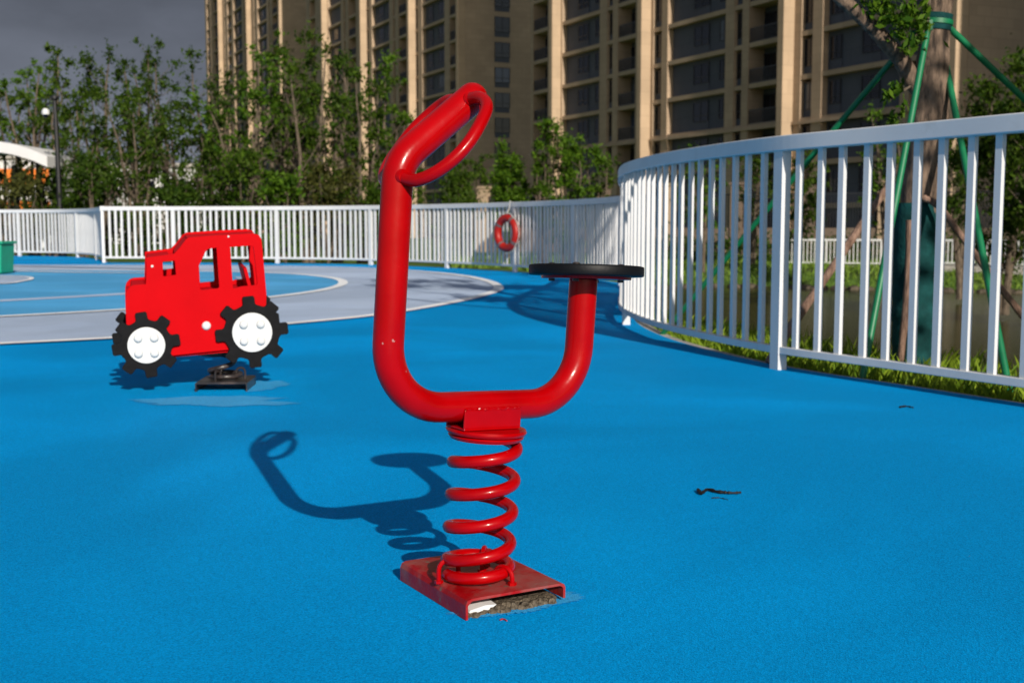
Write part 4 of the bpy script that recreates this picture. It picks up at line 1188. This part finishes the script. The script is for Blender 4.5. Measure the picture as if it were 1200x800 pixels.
# mid trees in front of the towers
MID = [(520, 46, 178, 3.0, 'leaf_mid', 3000, 'thin pale green tree between the rider handle and the dense tree'),
       (545, 50, 160, 2.4, 'leaf_mid', 2200, 'slight tree right behind the lower grip loop'),
       (592, 44, 162, 1.9, 'leaf', 6500, 'dense bright round tree above the lifebuoy'),
       (664, 42, 116, 2.5, 'leaf', 4600, 'tall open tree with forked trunk, right of the lifebuoy'),
       (636, 46, 150, 1.6, 'leaf_mid', 1600, 'narrow tree leaning against the left side of the tall forked tree'),
       (700, 46, 168, 1.8, 'leaf_mid', 1100, 'sparse young tree left of where the near railing ends'),
       (822, 48, 148, 2.6, 'leaf', 1100, 'sparse sapling showing over the near railing between two pale pilasters'),
       (880, 50, 150, 2.4, 'leaf_mid', 1400, 'thin tree seen through the pickets just left of the near fence post'),
       (930, 46, 150, 2.6, 'leaf_mid', 2200, 'leafy tree seen through the pickets just right of the near fence post'),
       (1042, 40, 100, 2.2, 'leaf', 2200, 'small tree between the green stake and the staked trunk'),
       (1175, 30, 55, 3.0, 'leaf_mid', 8000, 'bushy green tree at the right edge, behind the right-hand green stake'),
       (1230, 27, 10, 3.4, 'leaf_mid', 6000, 'dense tree cut by the right edge of the picture'),
       (1128, 36, 120, 1.8, 'leaf_dark', 2000, 'thin dark tree just right of the staked trunk')]
for i, (px, Yd, ty, wd, lm, n_, lab) in enumerate(MID):
    x = pxx(px, Yd); z = max(tz(x, Yd), -1.5)
    slender(lab, x, Yd, topz(ty, Yd) - z - 0.34 * wd, wd * 0.8, 500 + i, lm, n=int(n_ * 1.9), leaf=0.070 if Yd > 40 else 0.062, stems=4, low=0.22 if n_ > 3000 else 0.35, dense=1.3 if n_ > 5000 else 0.9, z=z)

# trees out of the frame on the right whose shade falls on the back railing and the floor
for i, (x, y, h, wd) in enumerate([(6.6, 6.2, 8.6, 3.4), (6.3, 1.2, 7.2, 3.2)]):
    slender(['leafy tree on the bank, outside the picture to the right', 'leafy tree beside the railing, outside the picture near the camera'][i], x, y, h, wd, 700 + i, 'leaf_mid', n=9000, leaf=0.10, stems=4, low=0.35, dense=1.6)

# ------------------------------------------------------------------ the staked tree by the near railing
def staked_tree():
    Yt = 6.8
    bx = pxx(1072, Yt); bz = tz(bx, Yt)
    base = Vector((bx, Yt, bz))
    root = thing('street_tree', 'thick rough-barked tree held by green stakes behind the near railing', 'tree', base)
    K = lambda x, y, Y=Yt: AT(x, y, Y) - base
    tp = [Vector((0, 0, -0.05)), K(1072, 400), K(1073, 320), K(1077, 240), K(1088, 170), K(1090, 120), K(1094, 60), K(1097, 20), K(1102, -30), K(1110, -120), K(1105, -260, 6.7), K(1110, -420, 6.8), K(1100, -640, 6.9)]
    rad = [0.125, 0.108, 0.100, 0.104, 0.110, 0.102, 0.086, 0.080, 0.096, 0.078, 0.062, 0.05, 0.02]
    pth = catmull(tp, 6); rs = [float(np.interp(i / 6, range(13), rad)) for i in range(len(pth))]
    rng = np.random.default_rng(9)
    rs = [r * (1 + rng.normal() * 0.018) for r in rs]
    mb = MB(); mb.tube(pth, .1, 20, rs=rs); mb.build('trunk', M['bark'], root, smooth=True)
    # limbs
    cl = []
    def limb(pts, r0, r1, leafy=True):
        q = catmull(pts, 6); rr = [r0 + (r1 - r0) * i / (len(q) - 1) for i in range(len(q))]
        rr = [r * (1 + rng.normal() * .03) for r in rr]
        m_ = MB(); m_.tube(q, r0, 12, rs=rr); m_.build('limb', M['bark'], root, smooth=True)
        return q
    limb([K(1086, 118), K(1070, 96), K(1058, 74), K(1040, 52, 6.75), K(1018, 28, 6.7), K(996, 8, 6.65), K(972, -14, 6.6), K(930, -60, 6.5), K(880, -150, 6.4)], 0.052, 0.028)
    limb([K(1100, -20), K(1130, -60, 6.9), K(1180, -130, 7.1), K(1230, -260, 7.2)], 0.05, 0.015)
    limb([K(1106, -120), K(1060, -200, 6.6), K(1010, -320, 6.4), K(960, -450, 6.3)], 0.045, 0.012)
    limb([K(1106, -200), K(1150, -300, 6.5), K(1190, -440, 6.3)], 0.04, 0.012)
    limb([K(880, -150, 6.4), K(840, -240, 6.4), K(820, -330, 6.3)], 0.028, 0.010)
    limb([K(1106, -260, 6.7), K(1090, -400, 7.3), K(1050, -520, 7.8)], 0.035, 0.010)
    for _ in range(16):
        a = rng.uniform(0, 2 * PI)
        t = rng.uniform(0.3, 1); x = 1095 + math.cos(a) * 260 * t; y = -420 + math.sin(a) * 230 * t
        c = K(x, y, 6.8 + rng.uniform(-.9, .9)); r_ = rng.uniform(.16, .34)
        cl.append((c, (r_, r_, r_ * .8)))
    # foliage hanging into the picture
    vis = [(1012, 4, .035), (1026, 10, .05), (1040, 6, .06), (1046, 22, .06), (1060, 28, .07), (1056, 42, .05), (1066, 12, .07), (1078, 28, .06), (1070, 50, .045), (1036, 24, .035), (1084, 10, .05), (1062, 60, .03), (1080, 42, .04)]
    for x, y, r_ in vis: cl.append((K(x, y, 6.62), (r_, r_, r_)))
    V = leaves(np.random.default_rng(21), cl[:16], 5200, 0.055)
    V2 = leaves(np.random.default_rng(22), cl[16:], 620, 0.026, 0.35)
    V3 = leaves(np.random.default_rng(23), [(K(1050, 104, 6.75), (.06, .06, .05)), (K(1058, 128, 6.75), (.03, .03, .06)), (K(1040, 112, 6.75), (.04, .04, .05)), (K(1108, 52, 6.7), (.012, .012, .03)), (K(1046, 140, 6.75), (.04, .04, .04))], 130, 0.026, 0.35)
    inst('crown', leafmesh('crown', np.vstack([V, V2, V3]), M['leaf']), root)
    # twigs carrying the hanging foliage
    mb = MB()
    for x, y, r_ in vis[::2]:
        mb.tube([K(min(x + 25, 1092), -25, 6.7), K(x + 8, y - 18, 6.65), K(x, y, 6.62)], .006, 5)
    mb.tube([K(1072, 98, 6.78), K(1056, 108, 6.75), K(1042, 118, 6.75)], .006, 5)
    mb.build('twigs', M['bark_thin'], root, smooth=True)
    # teal wrap round the foot, in overlapping turns
    mb = MB(); q = []; rr = []
    for i in range(41):
        t = i / 40; y = 238 + (470 - 238) * t
        c = K(float(np.interp(y, [238, 300, 400, 470], [1073, 1071, 1071, 1072])), y)
        q.append(c); rr.append(0.112 + 0.012 * t + 0.006 * ((i * 0.21) % 1.0) + rng.normal() * .0012 + (0.010 if 22 <= i <= 23 else 0))
    mb.tube(q, .1, 28, rs=rr); mb.build('trunk_wrap', M['teal'], root, smooth=True, angle=60)
    # collar and green stakes
    cc = K(1096, 27); ax = (K(1098, 15) - K(1095, 40)).normalized()
    CT = Matrix.Translation(cc) @ ax.to_track_quat('Z', 'Y').to_matrix().to_4x4()
    col = thing('tree_stakes', 'four green steel stakes bolted to a collar round the thick tree', 'tree stakes', base)
    mb = MB(); mb.lathe([(0.078, -0.045), (0.090, -0.044), (0.091, -0.016), (0.088, -0.014)], 24, CT); mb.lathe([(0.078, 0.014), (0.089, 0.016), (0.091, 0.045), (0.08, 0.046)], 24, CT)
    mb.build('padding', M['teal'], col, smooth=True)
    mb = MB(); mb.lathe([(0.085, -0.0135), (0.096, -0.013), (0.096, 0.013), (0.085, 0.0135)], 24, CT); mb.build('collar', M['green_pole'], col, smooth=True)
    stakes = []
    def stake(top, botpt, r=0.0180):
        m_ = MB(); m_.tube([top, botpt], r, 14); o = m_.build('stake', M['green_pole'], col, smooth=True)
    b1 = Vector((1.80, 6.12, tz(1.80, 6.12) - 0.05)) - base
    # front left stake
    p = AT(1009, 452, 6.05); stake(K(1088, 30, 6.70), Vector((p.x, p.y, p.z)) - base)
    p = AT(768, 398, 8.35); stake(K(1070, 42, 6.95), Vector((p.x, p.y, p.z - 0.02)) - base)
    p = AT(1187, 480, 5.62); stake(K(1102, 42, 6.93), Vector((p.x, p.y, p.z)) - base)
    p = AT(1420, 300, 7.6); 
    top = K(1104, 25, 6.75); mid = K(1200, 116, 6.95); d = (mid - top); stake(top, top + d * ((bz - 0.5 - base.z - top.z) / d.z if abs(d.z) > 1e-3 else 1) * 0.93)
    m_ = MB()
    for c_ in (K(1088, 30, 6.70), K(1070, 42, 6.95), K(1102, 42, 6.93), top):
        m_.box((-.02, -.02, -.03), (.02, .02, .03), Matrix.Translation(c_))
    m_.build('bolt_plates', M['green_pole'], col, bevel=.004)
    # old wooden props
    pr = thing('wooden_props', 'brown weathered poles propping the foot of the thick tree', 'tree props', base)
    def prop(pts, r):
        q = catmull(pts, 6); m_ = MB(); m_.tube(q, r, 10, rs=[r * (1 + rng.normal() * .06) for _ in q]); m_.build('pole', M['stick'], pr, smooth=True)
    prop([K(1044, 214, 6.66), K(1034, 228, 6.62), K(978, 310, 6.5), K(921, 392, 6.45), K(900, 425, 6.42)], 0.022)
    prop([K(1082, 232, 6.66), K(1100, 242, 6.62), K(1132, 284, 6.6), K(1165, 328, 6.55), K(1200, 372, 6.5), K(1240, 425, 6.45)], 0.019)
    prop([K(1066, 258, 6.62), K(1064, 330, 6.60), K(1058, 400, 6.55), K(1054, 455, 6.5)], 0.021)
staked_tree()

# ------------------------------------------------------------------ grass beyond the kerb
def blades(name, pts, h0, h1, m, seed, wd=0.006):
    rng = np.random.default_rng(seed); n = len(pts)
    V = np.zeros((n, 4, 3)); pts = np.asarray(pts)
    a = rng.uniform(0, 2 * PI, n); h = rng.uniform(h0, h1, n)
    ux, uy = np.cos(a), np.sin(a); ln = rng.uniform(.1, .7, n) * h; b = rng.uniform(0, 2 * PI, n)
    V[:, 0] = pts - np.stack([ux * wd, uy * wd, 0 * h], 1); V[:, 1] = pts + np.stack([ux * wd, uy * wd, 0 * h], 1)
    mid = pts + np.stack([np.cos(b) * ln * .35, np.sin(b) * ln * .35, h * .62], 1)
    V[:, 2] = mid + np.stack([ux * wd * .8, uy * wd * .8, 0 * h], 1)
    V[:, 3] = pts + np.stack([np.cos(b) * ln, np.sin(b) * ln, h], 1)
    o = bpy.data.objects.new(name, leafmesh(name, V.reshape(-1, 3), m)); COL.objects.link(o)
    return tag(o, kind='stuff')
rng = np.random.default_rng(77)
nearfine = [p for p in resample(full, 0.03) if p.y < 14]
pts = []
for k in range(17000):
    p = nearfine[rng.integers(len(nearfine) - 1)]
    i = rng.integers(4, len(nearfine) - 4); p = nearfine[i]; t = (nearfine[i + 3] - nearfine[i - 3]).normalized()
    d = 0.21 + rng.exponential(0.42)
    if rng.random() > 0.35 + 0.65 * (0.5 + 0.5 * math.sin(i * 0.11) * math.cos(i * 0.037 + d * 3)): continue
    pts.append((p.x + t.y * d, p.y - t.x * d, 0))
pts = np.array(pts); pts[:, 2] = terrain(pts[:, :2]) - 0.01
tag(blades('bank_grass', pts, 0.04, 0.16, M['blade'], 5, 0.0045), 'bright green grass growing along the kerb under the near railing', 'grass')
pts = []
for k in range(52000):
    y = rng.uniform(24, 62); x = rng.uniform(-0.05, 0.50) * y
    pts.append((x, y, 0))
pts = np.array(pts); zz = terrain(pts[:, :2]); keep = zz > -1.62; pts = pts[keep]; pts[:, 2] = zz[keep] - 0.02
tag(blades('far_grass', pts, 0.08, 0.26, M['blade2'], 6, 0.03), 'lit green grass on the far bank of the pond', 'grass')

# stone edging of the far bank
mb = MB(); rr = random.Random(8)
bank = resample(catmull([(3.4, 27, 0), (4.2, 36, 0), (3.9, 42.5, 0), (8, 44.9, 0), (14, 42.4, 0), (20, 39.9, 0), (30, 37.9, 0), (60, 35.4, 0)], 10), 0.55)
for p in bank:
    s_ = rr.uniform(.16, .32)
    T = Matrix.Translation((p.x + rr.uniform(-.12, .12), p.y + rr.uniform(-.12, .12), WATER + 0.02)) @ Matrix.Rotation(rr.uniform(0, 3), 4, 'Z') @ Matrix.Diagonal((1.2, .9, .55, 1))
    mb.lathe([(s_ * .7, -s_), (s_, -.2 * s_), (s_ * .85, .5 * s_), (s_ * .35, .85 * s_)], 7, T)
tag(mb.build('bank_stones', M['dirt'], bevel=0), 'dark rough stones edging the far bank of the pond', 'stones', kind='stuff')

# ------------------------------------------------------------------ the boardwalk and white railings across the pond
def walkway(label, x0, x1, Yd, y2, ty, by, name='boardwalk'):
    a = AT(x0, 300, Yd); b = AT(x1, 300, y2)
    zt = AT(600, by, (Yd + y2) / 2).z
    d = Vector((b.x - a.x, b.y - a.y, 0)); L = d.length; rz = math.atan2(d.y, d.x)
    root = thing(name, label, 'boardwalk', (a.x, a.y, zt), rz)
    mb = MB(); mb.box((0, -0.1, -0.34), (L, 2.2, -0.002)); mb.build('deck', M['concrete'], root)
    mb = MB()
    for k in range(int(L / 2.5) + 1): mb.box((k * 2.5 + .02, 0.1, -1.2), (k * 2.5 + .28, 0.4, -0.342))
    mb.build('piers', M['concrete'], root)
    return a, b, zt
a, b, zt = walkway('concrete walkway over the far bank, left part in shade', 905, 1062, 51, 49, 281, 311)
fence('shaded white railing across the pond, left of the staked trunk', [(a.x, a.y), ((a.x + b.x) / 2, (a.y + b.y) / 2), (b.x, b.y)], lambda y: 1.1, 0.16, 0.034, 2.2, 0.05, zb=lambda p: zt, botz=(0.08, 0.13))
a, b, zt = walkway('concrete walkway over the far bank, sunlit right part', 1090, 1330, 46, 42, 281, 313)
fence('sunlit white railing across the pond, right of the staked trunk', [(a.x, a.y), ((a.x + b.x) / 2, (a.y + b.y) / 2), (b.x, b.y)], lambda y: 1.0, 0.16, 0.042, 2.2, 0.05, zb=lambda p: zt, botz=(0.08, 0.13))

# clipped hedge and the garden wall in front of the towers
def hedge(label, x0, x1, Y0, Y1, ztop, dp, seed, m='leaf_dark', n=9000, leaf=0.11):
    a = Vector((pxx(x0, Y0), Y0, 0)); b = Vector((pxx(x1, Y1), Y1, 0)); d = b - a; L = d.length; rz = math.atan2(d.y, d.x)
    rng = np.random.default_rng(seed); zb_ = tz(a.x, a.y) - 0.1
    root = thing('hedge', label, 'hedge', (a.x, a.y, zb_), rz)
    H = ztop - zb_
    V = leaves(rng, [((L * (k + .5) / 40, dp / 2, H * .5), (L / 40 * 1.1, dp * .55, H * .52 * rng.uniform(.88, 1.05))) for k in range(40)], n, leaf)
    inst('foliage', leafmesh('foliage', V, M[m]), root)
    mb = MB()
    for k in range(int(L / 1.0)): mb.tube([(k + .3, dp / 2, 0), (k + .4, dp / 2 + .1, H * .7)], .03, 5)
    mb.build('stems', M['bark_thin'], root)
hedge('long clipped dark hedge in front of the brown garden wall', 690, 1320, 58, 56, 0.45, 1.2, 41)
hedge('low bright hedge on the grass before the dark hedge', 740, 1330, 54.5, 53, -0.45, 0.8, 42, 'leaf_mid', 7000, 0.09)
def gwall():
    a = Vector((pxx(560, 78), 78, 0)); b = Vector((pxx(1340, 61), 61, 0)); d = b - a; L = d.length; rz = math.atan2(d.y, d.x)
    root = thing('garden_wall', 'brown garden wall with piers and dark bars beneath the nearest tower', 'wall', (a.x, a.y, -1.05), rz)
    mb = MB(); mb.box((0, 0, 0), (L, 0.3, 1.6)); mb.build('wall_base', M['brownwall'], root)
    k = 0; x = 0
    while x < L:
        mb = MB(); mb.box((x, -0.12, 0), (x + 0.7, 0.42, 4.1)); mb.box((x - .08, -0.2, 4.101), (x + 0.78, 0.5, 4.25)); mb.build('pier', M['brownwall'] if k % 3 else M['stone'], root)
        m2 = MB(); nb = 22
        for j in range(nb):
            xx = x + 0.75 + (3.4) * j / nb
            m2.box((xx, 0.12, 1.601), (xx + .05, 0.18, 3.5))
        m2.box((x + .702, 0.10, 3.501), (x + 4.19, 0.20, 3.58)); m2.build('bars', M['frame'], root)
        x += 4.2; k += 1
gwall()

# ------------------------------------------------------------------ lamp post with dome camera, white canopy, white and orange buildings at left
def lamp_post():
    Yd = 30.3; p = AT(71, 262, Yd); x = p.x; z = 0.0 if False else tz(x, Yd)
    root = thing('lamp_post', 'black lamp post with a white dome camera on an arm', 'lamp post', (x, Yd, z))
    K = lambda px_, py: AT(px_, py, Yd) - Vector((x, Yd, z))
    mb = MB(); top = K(64, 118); mb.tube([Vector((0, 0, 0)), K(70, 240), K(67, 170), top], .06, 12, rs=[.085, .07, .055, .045]); mb.build('pole', M['lamp_black'], root, smooth=True)
    mb = MB(); mb.tube([K(64.5, 122), K(58, 121), K(53.5, 124)], .025, 8); mb.build('arm', M['lamp_black'], root, smooth=True)
    T = Matrix.Translation(K(53.5, 132))
    mb = MB(); mb.lathe([(.09, -.05), (.095, 0), (.085, .06), (.04, .10)], 20, T); mb.build('camera_housing', M['white_plastic'], root, smooth=True)
    mb = MB(); mb.lathe([(.01, -.14), (.05, -.125), (.075, -.09), (.085, -.052)], 20, T); mb.build('camera_dome', M['glass'], root, smooth=True)
    T = Matrix.Translation(top)
    mb = MB(); mb.lathe([(.06, 0), (.11, .05), (.11, .10), (.02, .14)], 16, T); mb.build('lamp_head', M['lamp_black'], root, smooth=True)
lamp_post()
def canopy():
    Yd = 31.2
    root = thing('canopy', 'white curved canopy roof on posts at the left edge behind the trees', 'canopy', (pxx(-60, Yd), Yd, -0.9))
    o = Vector((pxx(-60, Yd), Yd, -0.9))
    K = lambda x, y, Y=Yd: AT(x, y, Y) - o
    mb = MB()
    up_ = [(-140, 160), (-60, 161), (0, 166), (30, 173), (55, 183)]; lo_ = [(55, 187), (30, 192), (0, 196), (-60, 196), (-140, 192)]
    poly = [K(x, y) for x, y in catmull([(a_, b_, 0) for a_, b_ in up_], 5) and [(q.x, q.y) for q in catmull([(a_, b_, 0) for a_, b_ in up_], 5)]] + [K(x, y) for x, y in lo_]
    up3 = [K(q.x, q.y) for q in catmull([(a_, b_, 0) for a_, b_ in up_], 5)]
    lo3 = [p - Vector((0, 0, 0.28)) for p in up3]
    back = Vector((0, 3.0, 0)); n_ = len(up3)
    mb.add(up3 + lo3 + [p + back for p in up3] + [p + back for p in lo3], [(i, i + 1, n_ + i + 1, n_ + i) for i in range(n_ - 1)] + [(i, 2 * n_ + i, 2 * n_ + i + 1, i + 1) for i in range(n_ - 1)] + [(n_ + i, n_ + i + 1, 3 * n_ + i + 1, 3 * n_ + i) for i in range(n_ - 1)] + [(n_ - 1, 3 * n_ - 1, 4 * n_ - 1, 2 * n_ - 1)])
    mb.build('roof', M['white_wall'], root)
    for x in (-110, -30, 28):
        m2 = MB(); q = K(x, 180); m2.tube([Vector((q.x, 2.5, 0)), Vector((q.x, 2.5, q.z - 0.2))], .09, 10); m2.build('post', M['lamp_black'], root, smooth=True)
canopy()
def lowbuilding(name, label, x0, x1, Yd, ty, m, stripes=None, wy=None):
    a, b = pxx(x0, Yd), pxx(x1, Yd); root = thing(name, label, 'building', (a, Yd, -1.1)); L = b - a; H = topz(ty, Yd) + 1.1
    mb = MB(); mb.box((0, 0, 0), (L, 12, H)); mb.build('wall', M[m], root)
    mb = MB(); mb.box((-.3, -.3, H + .002), (L + .3, 12.3, H + .35)); mb.build('roof', M['concrete'], root)
    nw = max(1, int(L / 3.2))
    for r_ in range(max(1, int(H / 3.4))):
        for k in range(nw):
            fm, gm, _, _ = win_mesh(1.8, 1.5)
            o = inst('window', fm, root, (L * (k + .5) / nw - .9, -0.06, 1.0 + r_ * 3.3)); inst('pane', gm, o)
    return root, L, H
r_, L_, H_ = lowbuilding('low_building', 'low white building with orange bands far behind the canopy', -40, 62, 90, 186, 'white_wall')
for k, zz_ in enumerate((H_ - 1.5, H_ - 3.9)):
    mb = MB(); mb.box((0.2, -0.14, zz_ - .35), (L_ + .02, -0.003, zz_ + .75)); mb.build('orange_band', M['orange'], r_)
lowbuilding('low_building', 'long low white building glimpsed through the trees behind the tractor', 66, 238, 110, 196, 'white_wall')
